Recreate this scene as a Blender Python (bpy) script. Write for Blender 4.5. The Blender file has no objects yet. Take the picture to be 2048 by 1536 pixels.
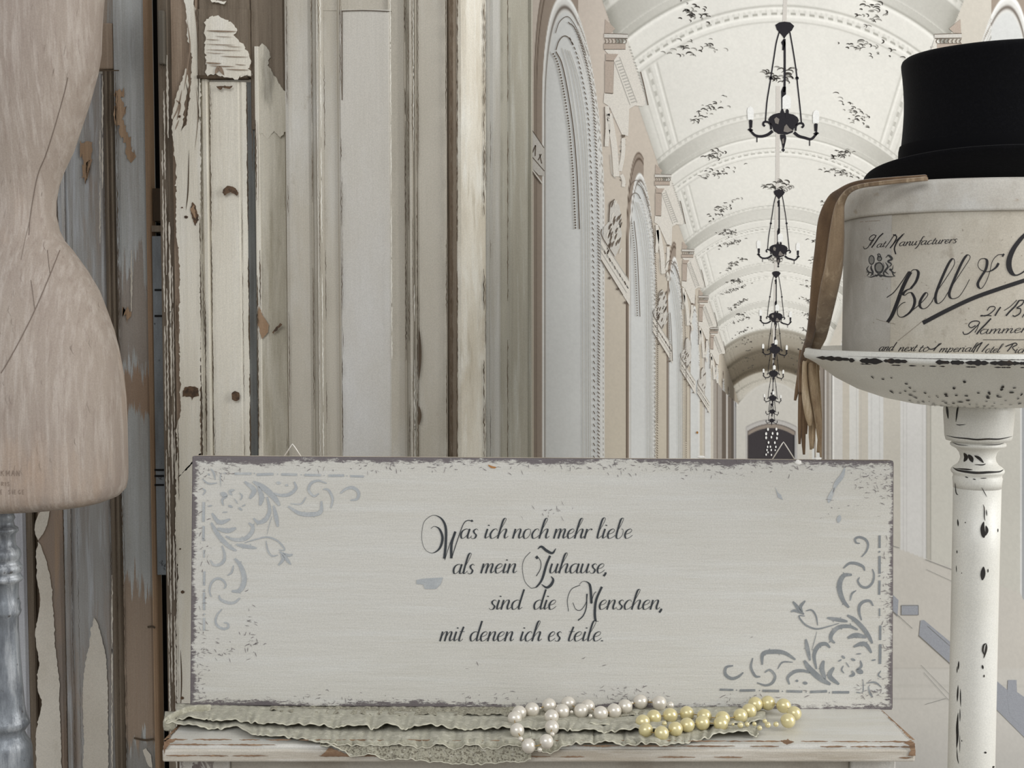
import bpy, bmesh, math, random
import numpy as np
from mathutils import Vector, Matrix
from mathutils.bvhtree import BVHTree

# ------------------------------------------------------------ camera, world, lights, exposure
C = bpy.context.scene.collection
scn = bpy.context.scene
F = 2500.0; HCAM = 1.20; PITCH = math.atan(142 / 2500)
cam_d = bpy.data.cameras.new('camera'); cam = bpy.data.objects.new('camera', cam_d); C.objects.link(cam)
cam.location = (0, 0, HCAM); cam.rotation_euler = (math.pi / 2 - PITCH, 0, 0)
cam_d.sensor_width = 36; cam_d.lens = 36 * F / 2048; cam_d.clip_start = 0.05
scn.camera = cam
w = bpy.data.worlds.new('world'); scn.world = w; w.use_nodes = True
bg = w.node_tree.nodes['Background']; bg.inputs[0].default_value = (0.96, 0.965, 0.98, 1); bg.inputs[1].default_value = 0.50
def area(name, loc, target, size, energy, col=(1, 1, 1)):
    d = bpy.data.lights.new(name, 'AREA'); d.shape = 'RECTANGLE'; d.size, d.size_y = size; d.energy = energy; d.color = col
    o = bpy.data.objects.new(name, d); C.objects.link(o); o.location = loc
    o.rotation_euler = (Vector(target) - Vector(loc)).to_track_quat('-Z', 'Y').to_euler(); return o
area('window_light_right', (2.6, 0.55, 1.9), (0.1, 1.6, 1.1), (1.4, 1.9), 58, (1, 0.99, 0.97))
area('fill_light_front', (-0.9, -1.6, 2.7), (0, 1.6, 1.1), (2.2, 1.4), 42, (0.98, 0.99, 1))  # unseen fill lamp added to brighten the scene from the front
scn.view_settings.view_transform = 'Standard'; scn.view_settings.look = 'None'
scn.view_settings.gamma = 1; scn.view_settings.use_curve_mapping = False
scn.view_settings.exposure = 0.0

# ------------------------------------------------------------ helpers
FW = Vector((0, math.cos(PITCH), -math.sin(PITCH))); UP = Vector((0, math.sin(PITCH), math.cos(PITCH))); RT = Vector((1, 0, 0))
CAM = Vector((0, 0, HCAM))
def ray(px, py): return FW + RT * ((px - 1024) / F) - UP * ((py - 768) / F)
def P(px, py, Y):
    d = ray(px, py); return CAM + d * (Y / d.y)
def PX(px, Y, py=626): return P(px, py, Y).x
def PZ(py, Y, px=1024): return P(px, py, Y).z
def onz(px, py, z):
    d = ray(px, py); return CAM + d * ((z - HCAM) / d.z)
def hit(px, py, p0, n):
    d = ray(px, py); return CAM + d * ((Vector(p0) - CAM).dot(n) / d.dot(n))
def lin(c):
    c = c / 255.0; return c / 12.92 if c <= 0.04045 else ((c + 0.055) / 1.055) ** 2.4
def rgb(c): return (lin(c[0]), lin(c[1]), lin(c[2]), 1)

def mat(name, base, rough=0.6, layers=(), bump=None, metal=0.0, coat=0.0, spec=0.4, edge=None, sheen=0, grain=0.09, zones=()):
    m = bpy.data.materials.new(name); m.use_nodes = True; nt = m.node_tree; N = nt.nodes; L = nt.links
    b = N['Principled BSDF']; b.inputs['Roughness'].default_value = rough; b.inputs['Metallic'].default_value = metal
    b.inputs['Coat Weight'].default_value = coat; b.inputs['Specular IOR Level'].default_value = spec
    b.inputs['Coat Roughness'].default_value = 0.15
    if sheen: b.inputs['Sheen Weight'].default_value = sheen
    tc = N.new('ShaderNodeTexCoord')
    col = N.new('ShaderNodeRGB'); col.outputs[0].default_value = rgb(base); cur = col.outputs[0]
    def noise(scale, detail=4, rgh=0.6, off=0, dist=0):
        mp = N.new('ShaderNodeMapping'); mp.inputs['Scale'].default_value = scale; mp.inputs['Location'].default_value = (off, off * 1.7, off * .6)
        L.new(tc.outputs['Object'], mp.inputs[0])
        n = N.new('ShaderNodeTexNoise'); n.inputs['Scale'].default_value = 1; n.inputs['Detail'].default_value = detail
        n.inputs['Roughness'].default_value = rgh; n.inputs['Distortion'].default_value = dist
        L.new(mp.outputs[0], n.inputs['Vector']); return n.outputs['Fac']
    def mapr(src, lo, hi, a=0.0, bb=1.0):
        r = N.new('ShaderNodeMapRange'); r.inputs[1].default_value = lo; r.inputs[2].default_value = hi
        r.inputs[3].default_value = a; r.inputs[4].default_value = bb; L.new(src, r.inputs[0]); return r.outputs[0]
    def mix(fac, c2):
        nonlocal cur
        x = N.new('ShaderNodeMix'); x.data_type = 'RGBA'; L.new(fac, x.inputs[0]); L.new(cur, x.inputs[6]); x.inputs[7].default_value = rgb(c2); cur = x.outputs[2]
    for i, ly in enumerate(layers):
        c2, sc, lo, hi, st = ly[:5]
        mix(mapr(noise(sc, 5, 0.62, 3.1 * i + 1, ly[5] if len(ly) > 5 else 0), lo, hi, 0, st), c2)
    for zi, (za, zb, c2, st, amp) in enumerate(zones):   # areas where an older coat shows, with fibrous ends: heights za..zb
        sz = N.new('ShaderNodeSeparateXYZ'); L.new(tc.outputs['Object'], sz.inputs[0])
        ns = mapr(noise((120, 30, 5), 5, .7, 17 + zi), .3, .7, -amp, amp)
        ad = N.new('ShaderNodeMath'); L.new(sz.outputs[2], ad.inputs[0]); L.new(ns, ad.inputs[1])
        mu = N.new('ShaderNodeMath'); mu.operation = 'MULTIPLY'; L.new(mapr(ad.outputs[0], za - .004, za + .004), mu.inputs[0]); L.new(mapr(ad.outputs[0], zb - .004, zb + .004, 1, 0), mu.inputs[1])
        m3 = N.new('ShaderNodeMath'); m3.operation = 'MULTIPLY'; L.new(mu.outputs[0], m3.inputs[0]); m3.inputs[1].default_value = st
        mix(m3.outputs[0], c2)
    if edge:   # wear towards the rim of a flat board: (x0,x1,z0,z1,width,color)
        x0, x1, z0, z1, wd, c2 = edge
        sp = N.new('ShaderNodeSeparateXYZ'); L.new(tc.outputs['Object'], sp.inputs[0])
        def mth(op, a, bv):
            q = N.new('ShaderNodeMath'); q.operation = op
            for k, z in enumerate((a, bv)):
                if isinstance(z, (int, float)): q.inputs[k].default_value = z
                else: L.new(z, q.inputs[k])
            return q.outputs[0]
        d = mth('MINIMUM', mth('MINIMUM', mth('SUBTRACT', sp.outputs[0], x0), mth('SUBTRACT', x1, sp.outputs[0])),
                mth('MINIMUM', mth('SUBTRACT', sp.outputs[2], z0), mth('SUBTRACT', z1, sp.outputs[2])))
        n1 = noise((9, 9, 13), 9, 0.74, 7); n2 = noise((90, 90, 330), 8, 0.8, 9)
        thr = mth('MULTIPLY', mth('ADD', mapr(n1, .36, .72, .0, 1.35), mapr(n2, .3, .7, -0.6, 0.8)), wd)
        mix(mapr(mth('SUBTRACT', thr, d), -0.0012, 0.002, 0, 0.9), c2)
    if grain:   # fine tooth of the surface
        g = mapr(noise((620, 620, 620), 2, .7, 13), .3, .7, 1 - grain, 1 + grain)
        gm = N.new('ShaderNodeMix'); gm.data_type = 'RGBA'; gm.blend_type = 'MULTIPLY'; gm.inputs[0].default_value = 1
        cb = N.new('ShaderNodeCombineColor'); [L.new(g, cb.inputs[i]) for i in range(3)]
        L.new(cur, gm.inputs[6]); L.new(cb.outputs[0], gm.inputs[7]); cur = gm.outputs[2]
    L.new(cur, b.inputs['Base Color'])
    if bump:
        bp = N.new('ShaderNodeBump'); bp.inputs['Strength'].default_value = bump[1]; bp.inputs['Distance'].default_value = 0.002
        L.new(noise(bump[0], 6, 0.65, 5), bp.inputs['Height']); L.new(bp.outputs[0], b.inputs['Normal'])
    return m

def obj(name, me, m=None, parent=None, smooth=False, bevel=0, label=None, kind=None, subsurf=0):
    o = bpy.data.objects.new(name, me); C.objects.link(o)
    if m: me.materials.append(m)
    if smooth:
        me.polygons.foreach_set('use_smooth', [True] * len(me.polygons))
    if bevel:
        md = o.modifiers.new('bevel', 'BEVEL'); md.width = bevel; md.segments = 2; md.limit_method = 'ANGLE'
    if subsurf:
        md = o.modifiers.new('sub', 'SUBSURF'); md.levels = subsurf; md.render_levels = subsurf
    if parent:
        o.parent = parent; o.location = -wloc(parent)
    if label: o['label'] = label
    if kind: o['kind'] = kind
    return o
def wloc(o):
    v = Vector((0, 0, 0))
    while o: v = v + o.location; o = o.parent
    return v
def thing(name, loc, label, cat, group=None):
    o = bpy.data.objects.new(name, None); C.objects.link(o); o.location = loc; o.empty_display_size = 0.05
    o['label'] = label; o['category'] = cat
    if group: o['group'] = group
    return o

class MB:
    def __init__(s): s.v = []; s.f = []
    def add(s, vs, fs):
        b = len(s.v); s.v += [tuple(x) for x in vs]; s.f += [[b + i for i in q] for q in fs]; return s
    def box(s, x0, x1, y0, y1, z0, z1):
        return s.add([(x, y, z) for z in (z0, z1) for y in (y0, y1) for x in (x0, x1)],
                     [(0, 2, 3, 1), (4, 5, 7, 6), (0, 1, 5, 4), (2, 6, 7, 3), (0, 4, 6, 2), (1, 3, 7, 5)])
    def prism(s, front, back):   # closed rings of equal length
        n = len(front)
        return s.add(list(front) + list(back), [list(range(n)), list(range(2 * n - 1, n - 1, -1))] + [(i, i + n, (i + 1) % n + n, (i + 1) % n) for i in range(n)])
    def strip(s, A, B):
        n = len(A); return s.add(list(A) + list(B), [(i, i + 1, n + i + 1, n + i) for i in range(n - 1)])
    def rings(s, R, caps=True, closed=True):
        n = len(R[0]); fs = []
        for k in range(len(R) - 1):
            for i in range(n if closed else n - 1):
                fs.append((k * n + i, k * n + (i + 1) % n, (k + 1) * n + (i + 1) % n, (k + 1) * n + i))
        if caps and closed: fs += [list(range(n))[::-1], [(len(R) - 1) * n + i for i in range(n)]]
        return s.add([p for r in R for p in r], fs)
    def lathe(s, prof, cx, cy, n=64, sy=1.0, cap=True):
        return s.rings([[(cx + r * math.cos(2 * math.pi * i / n), cy + r * sy * math.sin(2 * math.pi * i / n), z) for i in range(n)] for r, z in prof], cap)
    def tube(s, pts, rads, n=10, flat=1.0, side=None):
        pts = [Vector(p) for p in pts]; R = []
        for i, p in enumerate(pts):
            t = (pts[min(i + 1, len(pts) - 1)] - pts[max(i - 1, 0)]).normalized()
            a = Vector(side) if side else (Vector((0, 0, 1)) if abs(t.z) < .9 else Vector((1, 0, 0)))
            u = (a - t * a.dot(t)).normalized(); v = t.cross(u)
            r = rads[i] if isinstance(rads, (list, tuple)) else rads
            R.append([p + u * (r * math.cos(2 * math.pi * k / n)) + v * (r * flat * math.sin(2 * math.pi * k / n)) for k in range(n)])
        return s.rings(R)
    def sphere(s, c, r, n=16, m=10):
        R = [[(c[0] + r * math.sin(a) * math.cos(2 * math.pi * i / n), c[1] + r * math.sin(a) * math.sin(2 * math.pi * i / n), c[2] + r * math.cos(a)) for i in range(n)]
             for a in [math.pi * (k + .02) / (m + .04) for k in range(m + 1)]]
        return s.rings(R)
    def build(s, name, m=None, parent=None, **k):
        me = bpy.data.meshes.new(name); me.from_pydata([tuple(v) for v in s.v], [], s.f)
        bm = bmesh.new(); bm.from_mesh(me); bmesh.ops.recalc_face_normals(bm, faces=bm.faces); bm.to_mesh(me); bm.free()
        return obj(name, me, m, parent, **k)
    def raw(s, name, m=None, parent=None, **k):
        me = bpy.data.meshes.new(name); me.from_pydata([tuple(v) for v in s.v], [], s.f); return obj(name, me, m, parent, **k)

def cr(pts, n=6, closed=False):      # Catmull-Rom
    pts = [tuple(p) for p in pts]
    if len(pts) < 3:
        return [tuple(a + (b - a) * k / n for a, b in zip(pts[0], pts[-1])) for k in range(n + 1)]
    out = []; q = [tuple(2 * a - b for a, b in zip(pts[0], pts[1]))] + pts + [tuple(2 * a - b for a, b in zip(pts[-1], pts[-2]))]
    for i in range(1, len(q) - 2):
        for k in range(n):
            t = k / n
            out.append(tuple(.5 * (2 * b + (c - a) * t + (2 * a - 5 * b + 4 * c - d) * t * t + (3 * b - a - 3 * c + d) * t ** 3) for a, b, c, d in zip(q[i - 1], q[i], q[i + 1], q[i + 2])))
    out.append(pts[-1]); return out
def interp(xs, ys, x):
    return float(np.interp(x, xs, ys))

# strokes live on a surface given by pr(px,py)->point
def stroke2d(mb, pr, pts, wf, n=6):
    c = cr(pts, n); A = []; B = []; N_ = len(c)
    for i, p in enumerate(c):
        a = c[max(i - 1, 0)]; b = c[min(i + 1, N_ - 1)]; dx, dy = b[0] - a[0], b[1] - a[1]; l = math.hypot(dx, dy) or 1
        wv = wf(i / (N_ - 1), dx / l, dy / l) / 2 if callable(wf) else wf / 2
        A.append(pr(p[0] - dy / l * wv, p[1] + dx / l * wv)); B.append(pr(p[0] + dy / l * wv, p[1] - dx / l * wv))
    mb.strip(A, B)
def leafw(wm): return lambda t, dx, dy: wm * (0.12 + 0.88 * math.sin(math.pi * min(1, max(0, t))) ** .8)
def penw(thin, thick): return lambda t, dx, dy: thin + (thick - thin) * max(0, dy) ** 1.6   # dy>0 is a downstroke in pixels
def rag(poly, step=4, amp=1.2, rng=random, ay=1.0):
    out = []
    for i in range(len(poly)):
        a, b = poly[i], poly[(i + 1) % len(poly)]; l = math.hypot(b[0] - a[0], b[1] - a[1]); k = max(1, int(l / step))
        for j in range(k):
            t = j / k; out.append((a[0] + (b[0] - a[0]) * t + rng.gauss(0, amp), a[1] + (b[1] - a[1]) * t + rng.gauss(0, amp * ay)))
    return out
def flake(mb, poly, Y, th=0.0012, step=4, amp=1.2, pr=None, rng=random):
    q = rag(poly, step, amp, rng)
    pr = pr or (lambda x, y, d=0: P(x, y, Y - d))
    mb.prism([pr(x, y, th) for x, y in q], [pr(x, y, -0.0004) for x, y in q])

G = {  # a small hand-drawn script alphabet: strokes (y up, x-height 1), advance
'a': ([[(.62,.85),(.4,1),(.12,.8),(.05,.4),(.2,.02),(.42,.12),(.6,.5),(.64,.95)],[(.65,1),(.62,.3),(.7,.03),(.85,.08),(.95,.3)]], .9),
'b': ([[(0,.5),(.22,1.3),(.32,2.0),(.2,2.1),(.1,1.8),(.08,.4),(.2,.02),(.4,.05),(.55,.4),(.5,.9),(.35,1)]], .7),
'c': ([[(.52,.8),(.42,1),(.2,.9),(.05,.45),(.2,.02),(.45,.1),(.65,.35)]], .65),
'd': ([[(.6,.85),(.4,1),(.12,.8),(.05,.4),(.2,.02),(.42,.12),(.6,.5),(.62,.9)],[(.68,2.1),(.63,1),(.62,.3),(.7,.03),(.9,.25)]], .88),
'e': ([[(.1,.45),(.4,.6),(.5,.85),(.35,1),(.12,.8),(.05,.4),(.2,.02),(.45,.1),(.65,.35)]], .66),
'f': ([[(.62,1.8),(.5,2.1),(.35,1.9),(.3,1),(.28,0),(.15,-.7),(0,-.85)],[(.05,1),(.55,1.02)]], .5),
'h': ([[(.0,.5),(.25,1.5),(.34,2.0),(.22,2.1),(.12,1.8),(.08,.8),(.06,0)],[(.08,.3),(.3,.85),(.5,1),(.58,.8),(.55,.3),(.65,.03),(.85,.25)]], .85),
'i': ([[(.1,1),(.07,.3),(.15,.03),(.35,.25)],[(.12,1.42),(.13,1.32)]], .38),
'l': ([[(0,.4),(.25,1.4),(.34,2.0),(.22,2.15),(.1,1.8),(.07,.3),(.18,.02),(.4,.3)]], .42),
'm': ([[(.08,1),(.06,0)],[(.07,.3),(.25,.9),(.4,1),(.46,.8),(.44,0)],[(.45,.3),(.63,.9),(.78,1),(.85,.8),(.82,.3),(.9,.03),(1.1,.25)]], 1.12),
'n': ([[(.08,1),(.06,0)],[(.07,.3),(.27,.88),(.45,1),(.53,.8),(.5,.3),(.6,.03),(.8,.25)]], .8),
'o': ([[(.35,1),(.12,.85),(.05,.4),(.2,.02),(.45,.1),(.58,.55),(.5,.92),(.35,1)]], .7),
'p': ([[(.1,1.1),(.07,0),(.05,-.8)],[(.08,.4),(.3,.95),(.5,.9),(.55,.5),(.4,.05),(.15,.1)]], .75),
'r': ([[(.08,1),(.06,0)],[(.07,.4),(.25,.9),(.42,1),(.5,.88)]], .52),
's': ([[(.45,.85),(.3,1),(.12,.82),(.2,.58),(.4,.35),(.35,.05),(.15,0),(0,.15)]], .55),
't': ([[(.22,1.5),(.12,.6),(.12,.1),(.25,.02),(.42,.25)],[(-.02,1),(.4,1)]], .45),
'u': ([[(.08,1),(.06,.3),(.18,.02),(.38,.15),(.52,.6)],[(.56,1),(.53,.3),(.62,.03),(.8,.25)]], .8),
'x': ([[(.08,1),(.3,.5),(.52,0)],[(.52,1),(.3,.5),(.0,0)]], .62),
',': ([[(.12,.1),(.14,-.05),(.04,-.3)]], .3), '.': ([[(.08,.1),(.1,0)]], .3), ' ': ([], .5)}
def word(mb, pr, text, x0, x1, base, xh, slant, thin, thick, rot=0.0):
    adv = sum(G[c][1] for c in text) - .12; sx = (x1 - x0) / adv
    cx = 0
    for c in text:
        for st in G[c][0]:
            pts = [(x0 + (cx + x) * sx + slant * y * xh, base - y * xh - rot * ((cx + x) * sx)) for x, y in st]
            stroke2d(mb, pr, pts, penw(thin, thick) if c not in '.,' else thick * 1.1, 5)
        cx += G[c][1]
# ------------------------------------------------------------ room shell
YW = 2.0
TZ = PZ(1418, 1.434)           # table top height
def struct(o): o['kind'] = 'structure'; return o
m_wall = mat('wall_plaster', (205, 200, 190), .85, [((190, 184, 172), (3, 3, 3), .4, .7, .6)], ((60, 60, 60), .15))
m_floor = mat('floor_boards_paint', (140, 133, 121), .55, [((150, 142, 128), (30, 3, 3), .45, .7, .6)], ((90, 6, 6), .2))
struct(MB().box(-2.4, 2.6, YW + .004, YW + .12, 0, 2.7).build('wall_back', m_wall))
fm = MB().box(-2.4, 2.6, -1.2, YW + .12, -.06, -.004).build('floor', m_floor); struct(fm)
me0 = bpy.data.meshes.new('floorboard'); me0.from_pydata([v for v in MB().box(-.099, .099, -1.2, YW, -.004, 0).v], [], MB().box(0, 1, 0, 1, 0, 1).f); me0.materials.append(m_floor)
for i in range(25):
    o = bpy.data.objects.new('floorboard', me0); C.objects.link(o); o.parent = fm; o.location = (-2.3 + .2 * i, 0, 0)

# ------------------------------------------------------------ the printed hall (a flat photo wallpaper on wall_back)
VX, VY = 1541.0, 990.0
D0, DS = .003215, .00141
R_, ZC, XC = 1.586, 1.774, .075
TH = math.atan2(1.075, 2.94 - ZC)
rngn = np.random.default_rng(5)
def smooth(a, b, x):
    t = np.clip((x - a) / (b - a), 0, 1); return t * t * (3 - 2 * t)
def band(x, a, b, s): return smooth(a - s, a + s, x) * (1 - smooth(b - s, b + s, x))
def line(x, a, wd): return np.exp(-((x - a) / wd) ** 2)
def vnoise(x, y, seed=0):
    xi = np.floor(x).astype(np.int64); yi = np.floor(y).astype(np.int64); fx = x - xi; fy = y - yi
    fx = fx * fx * (3 - 2 * fx); fy = fy * fy * (3 - 2 * fy)
    def h(i, j):
        v = np.sin(i * 127.1 + j * 311.7 + seed * 74.7) * 43758.5453; return v - np.floor(v)
    return (h(xi, yi) * (1 - fx) + h(xi + 1, yi) * fx) * (1 - fy) + (h(xi, yi + 1) * (1 - fx) + h(xi + 1, yi + 1) * fx) * fy
def paint(X, Y):
    dx = X - VX; up = VY - Y
    img = np.zeros(X.shape + (3,)); 
    def put(mask, col): 
        m = mask[..., None]; img[:] = img * (1 - m) + np.array(col, float) * m
    def mul(fac): img[:] = img * fac[..., None]
    sidx = np.where(np.abs(dx) < .5, .5, dx)
    aw = np.where(dx < 0, 1.0, 1.15); dw = aw / np.abs(sidx); zw = up * dw
    # vault hit
    A = dx * dx + up * up; B = dx * XC + up * ZC; Cc = XC * XC + ZC * ZC - R_ * R_
    disc = np.maximum(B * B - A * Cc, 0); dv = (B + np.sqrt(disc)) / A
    th = np.arctan2(dx * dv - XC, up * dv - ZC)
    isv = ((up > 0) & (zw > 2.94)).astype(float)
    s = (dv - D0) / DS; u = s - np.floor(s); k = np.floor(s)
    fade = np.clip(1.15 - .09 * np.maximum(s, 0), .35, 1)
    at = np.abs(th) / TH
    fieldc = np.ones(X.shape + (3,)) * np.array([224, 222, 214.])
    v = np.zeros_like(X)
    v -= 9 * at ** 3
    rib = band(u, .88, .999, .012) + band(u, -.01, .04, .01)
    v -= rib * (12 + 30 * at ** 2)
    v -= 36 * line(u, .04, .006) * fade; v += 14 * line(u, .055, .008) * fade
    v -= 34 * line(u, .155, .006) * fade; v += 10 * line(u, .168, .006); v -= 60 * line(u, .195, .006) * (np.sin(th * 150) > -.2) * fade
    v += 14 * line(u, .21, .008) * fade; v -= 24 * line(u, .238, .005) * fade
    v -= 12 * line(u, .18, .008) * (np.sin(th * 260) > 0.3)
    v -= 34 * line(u, .835, .005) * fade + 20 * line(u, .85, .01) * (np.sin(th * 170) > 0) + 20 * line(u, .878, .006) * fade
    inb = band(u, .25, .83, .01)
    for a0, st in ((.795, 26), (.812, -14), (.842, 12), (.873, 22), (.888, -12), (.93, 16)):
        v -= st * line(at, a0, .006) * inb * fade
    v -= 34 * band(at, .848, .866, .004) * (np.sin(dv * 60000 * (1 + 0 * u)) > .1) * inb * fade
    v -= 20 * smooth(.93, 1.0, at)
    for c in range(3): fieldc[..., c] += v * (1.0, 1.0, 1.02)[c]
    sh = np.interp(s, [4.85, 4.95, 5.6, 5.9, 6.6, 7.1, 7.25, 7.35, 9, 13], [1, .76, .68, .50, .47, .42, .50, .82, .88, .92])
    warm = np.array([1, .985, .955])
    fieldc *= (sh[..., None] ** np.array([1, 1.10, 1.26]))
    # walls
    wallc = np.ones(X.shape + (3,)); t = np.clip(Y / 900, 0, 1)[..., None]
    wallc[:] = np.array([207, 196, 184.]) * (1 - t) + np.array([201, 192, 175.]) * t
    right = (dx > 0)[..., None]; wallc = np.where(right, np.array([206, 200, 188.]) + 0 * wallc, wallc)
    ws = (dw - D0) / DS
    for q in range(0, 9):
        dc = .0026 + .00135 * q; hw = .00041
        r = np.sqrt(((dw - dc) / hw) ** 2 + (np.maximum(zw - 1.7, 0) / .80) ** 2)
        near = (dw < dc).astype(float); aa = .006 * (1 + q)
        live = (np.abs(dw - dc) < .00068).astype(float)
        far = 1 - near
        m = (1 - smooth(1.19 - aa, 1.19 + aa, r)) * near * live   # brown reveal on the near side
        def P2(mask, col):
            mm = (mask * live)[..., None]; wallc[:] = wallc * (1 - mm) + np.array(col, float) * mm
        P2(m, (158, 145, 132)); P2(line(r, 1.13, .008 * (1 + q * .5)) * near, (98, 84, 72)); P2(line(r, 1.18, .008) * near, (112, 98, 86))
        ins = 1 - smooth(1 - aa, 1 + aa, r)
        P2(ins, (222, 221, 216))
        P2(line(r, .985, .012) * near, (246, 246, 242))
        dots = (np.sin(zw * 190 / (1 + .0 * q)) > 0)
        P2(band(r, .93, .98, .006) * far * .6 * dots, (128, 118, 106)); P2(line(r, .905, .008) * far, (188, 186, 180))
        P2(line(r, .86, .012) * far * .55 * (np.sin(zw * 150 + 1) > .3), (96, 92, 86)); P2(line(r, .80, .01) * far * .5, (170, 170, 168))
        P2((1 - smooth(.70, .72, r)) * far, (214, 215, 212)); P2(line(r, .74, .01) * far * .5, (178, 178, 178)); P2(line(r, .66, .008) * far * .4, (186, 186, 186))
        P2(line(r, .935, .012) * near, (120, 112, 104)); P2((1 - smooth(.90, .915, r)) * near, (215, 216, 213))
        P2(line(r, .60, .01) * far * .35, (180, 181, 182))
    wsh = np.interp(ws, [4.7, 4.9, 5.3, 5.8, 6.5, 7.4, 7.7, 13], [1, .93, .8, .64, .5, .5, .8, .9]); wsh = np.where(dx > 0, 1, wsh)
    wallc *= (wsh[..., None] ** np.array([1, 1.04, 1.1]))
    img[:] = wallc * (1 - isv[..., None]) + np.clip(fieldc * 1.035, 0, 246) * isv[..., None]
    # soft joint of wall and vault
    put((line(zw, 2.94, .012) * (dx < 0) * (s < 5)) * .25, (150, 138, 125))
    # vertical strips of the farthest pilasters, left of the end door and right of it
    left = [(1404, (214, 212, 207)), (1426, (168, 160, 151)), (1433, (120, 108, 97)), (1436, (164, 157, 149)), (1444, (108, 98, 88)), (1452, (196, 192, 186)), (1455, (118, 108, 98)), (1463, (96, 88, 80)), (1467, (168, 166, 164)), (1471, (100, 100, 102)), (1473, (218, 217, 213)), (1495, (218, 217, 213))]
    top = np.interp(X, [1404, 1426, 1444, 1466, 1474, 1495], [700, 752, 778, 800, 806, 842])
    for (x0, c), (x1, _) in zip(left[:-1], left[1:]):
        put(((X >= x0) & (X < x1) & (Y > top)).astype(float) * (1 if x0 > 1420 else .4), c)
    def arch(cx, hw, top_, rise, col, soft=.8):
        yb = top_ + rise * ((X - cx) / hw) ** 2
        put(smooth(-soft, soft, Y - yb) * band(X, cx - hw, cx + hw, soft), col)
    arch(1545, 73, 764, 50, (207, 204, 196)); arch(1545, 71, 768, 50, (203, 200, 192))
    arch(1543, 51, 838, 15, (168, 164, 160)); arch(1543, 50, 840.5, 15, (190, 187, 183)); arch(1543, 48, 847, 15, (112, 104, 98)); arch(1543, 46, 849, 15, (150, 139, 128)); arch(1542, 46, 856, 15, (66, 62, 64), 1.2)
    put(band(X, 1588, 1594, .8) * smooth(868, 872, Y), (180, 178, 176)); put(line(X, 1588, 1.3) * smooth(868, 872, Y), (28, 26, 28))
    # the right wall below the vault
    rt = [(1640, (140, 131, 121)), (1646, (112, 103, 94)), (1650, (190, 186, 180)), (1653, (150, 143, 134)), (1658, (176, 171, 164)), (1663, (120, 116, 112)), (1665, (228, 227, 222)), (1668, (206, 204, 199)), (1685, (196, 190, 178)), (1698, (212, 211, 206)), (1717, (198, 193, 182)), (1737, (212, 212, 209)), (1766, (198, 194, 184)), (1800, (212, 211, 208)), (1853, (186, 182, 172)), (1861, (202, 200, 191)), (2041, (196, 196, 192)), (2044, (170, 172, 174)), (2052, (198, 195, 187)), (2260, (212, 210, 205)), (2340, (198, 194, 184)), (2600, (190, 190, 186))]
    topr = np.interp(X, [1640, 1700, 1760, 1850, 1950, 2100, 2101], [715, 690, 660, 600, 500, 300, 4000])
    botr = np.interp(X, [1640, 1780, 1800, 1853, 2040, 2048, 2600], [1090, 1092, 1098, 1118, 1186, 1200, 1400])
    for (x0, c), (x1, _) in zip(rt[:-1], rt[1:]):
        put(((X >= x0) & (X < x1) & (Y > topr)).astype(float), c)
    for xl in (1713, 1722, 1743, 1759, 1807, 1813, 1845): put(line(X, xl, 1.0) * (Y > topr) * .35, (170, 168, 164))
    put(line(X, 1853, 1.0) * (Y > topr) * .6, (140, 138, 130)); put(line(X, 1861.5, 1.0) * (Y > topr) * .7, (140, 138, 130)); put(line(X, 2042, 1.3) * (Y > topr) * .8, (235, 236, 236))
    low = ((dx > 230) & (Y > botr)).astype(float); put(low, (203, 199, 191))
    # floor of the printed hall
    fl_ = smooth(-1.5, 1.5, Y - (1236 + (X - 1790) * .93)) * (dx > 0) * (Y > 1100); put(fl_ * .9, (204, 200, 192))
    put(smooth(1335, 1338, Y), (206, 203, 196)); put(smooth(1395, 1560, Y) * .6, (184, 182, 178))
    put(line(Y, 1337, 1.5) * .35 * (X < 1910), (180, 176, 168)); put(line(Y, 1372, 3) * .18, (172, 170, 160)); put(line(Y, 1398, 1.2) * .3, (168, 166, 160))
    # far left, outside the view behind the folding doors, the hall goes on as its wall
    g = vnoise(X / 2.6, Y / 2.6, 1) * .6 + vnoise(X / 5.5, Y / 5.5, 2) * .4
    mul(1 + (g - .5) * .045 + (vnoise(X / 90, Y / 90, 3) - .5) * .03)
    return np.clip(img, 0, 255)

xs = np.concatenate([np.arange(640, 1040, 7), np.arange(1040, 2064, 1.7), np.arange(2064, 2500, 7)])
ys = np.concatenate([np.arange(-560, -12, 6), np.arange(-12, 925, 1.7), np.arange(925, 1560, 3.4), np.arange(1560, 2060, 20)])
GX, GY = np.meshgrid(xs, ys); IM = paint(GX, GY) / 255
IM = np.where(IM <= .04045, IM / 12.92, ((IM + .055) / 1.055) ** 2.4)
# pixel grid onto the wall plane y=YW
ry = FW.y - UP.y * ((GY - 768) / F); tt = YW / ry
PXx = ((GX - 1024) / F) * tt; PZz = HCAM + (FW.z - UP.z * ((GY - 768) / F)) * tt
PZz = np.maximum(PZz, .002)
nv = GX.size; co = np.stack([PXx.ravel(), np.full(nv, YW), PZz.ravel()], 1)
H_, W_ = GX.shape
ii = (np.arange(H_ - 1)[:, None] * W_ + np.arange(W_ - 1)[None]).ravel()
quads = np.stack([ii, ii + W_, ii + W_ + 1, ii + 1], 1)
me = bpy.data.meshes.new('printed_hall'); me.vertices.add(nv); me.vertices.foreach_set('co', co.ravel())
me.loops.add(quads.size); me.loops.foreach_set('vertex_index', quads.ravel().astype(np.int32))
me.polygons.add(len(quads)); me.polygons.foreach_set('loop_start', np.arange(0, quads.size, 4, dtype=np.int32)); me.update(calc_edges=True)
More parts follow.
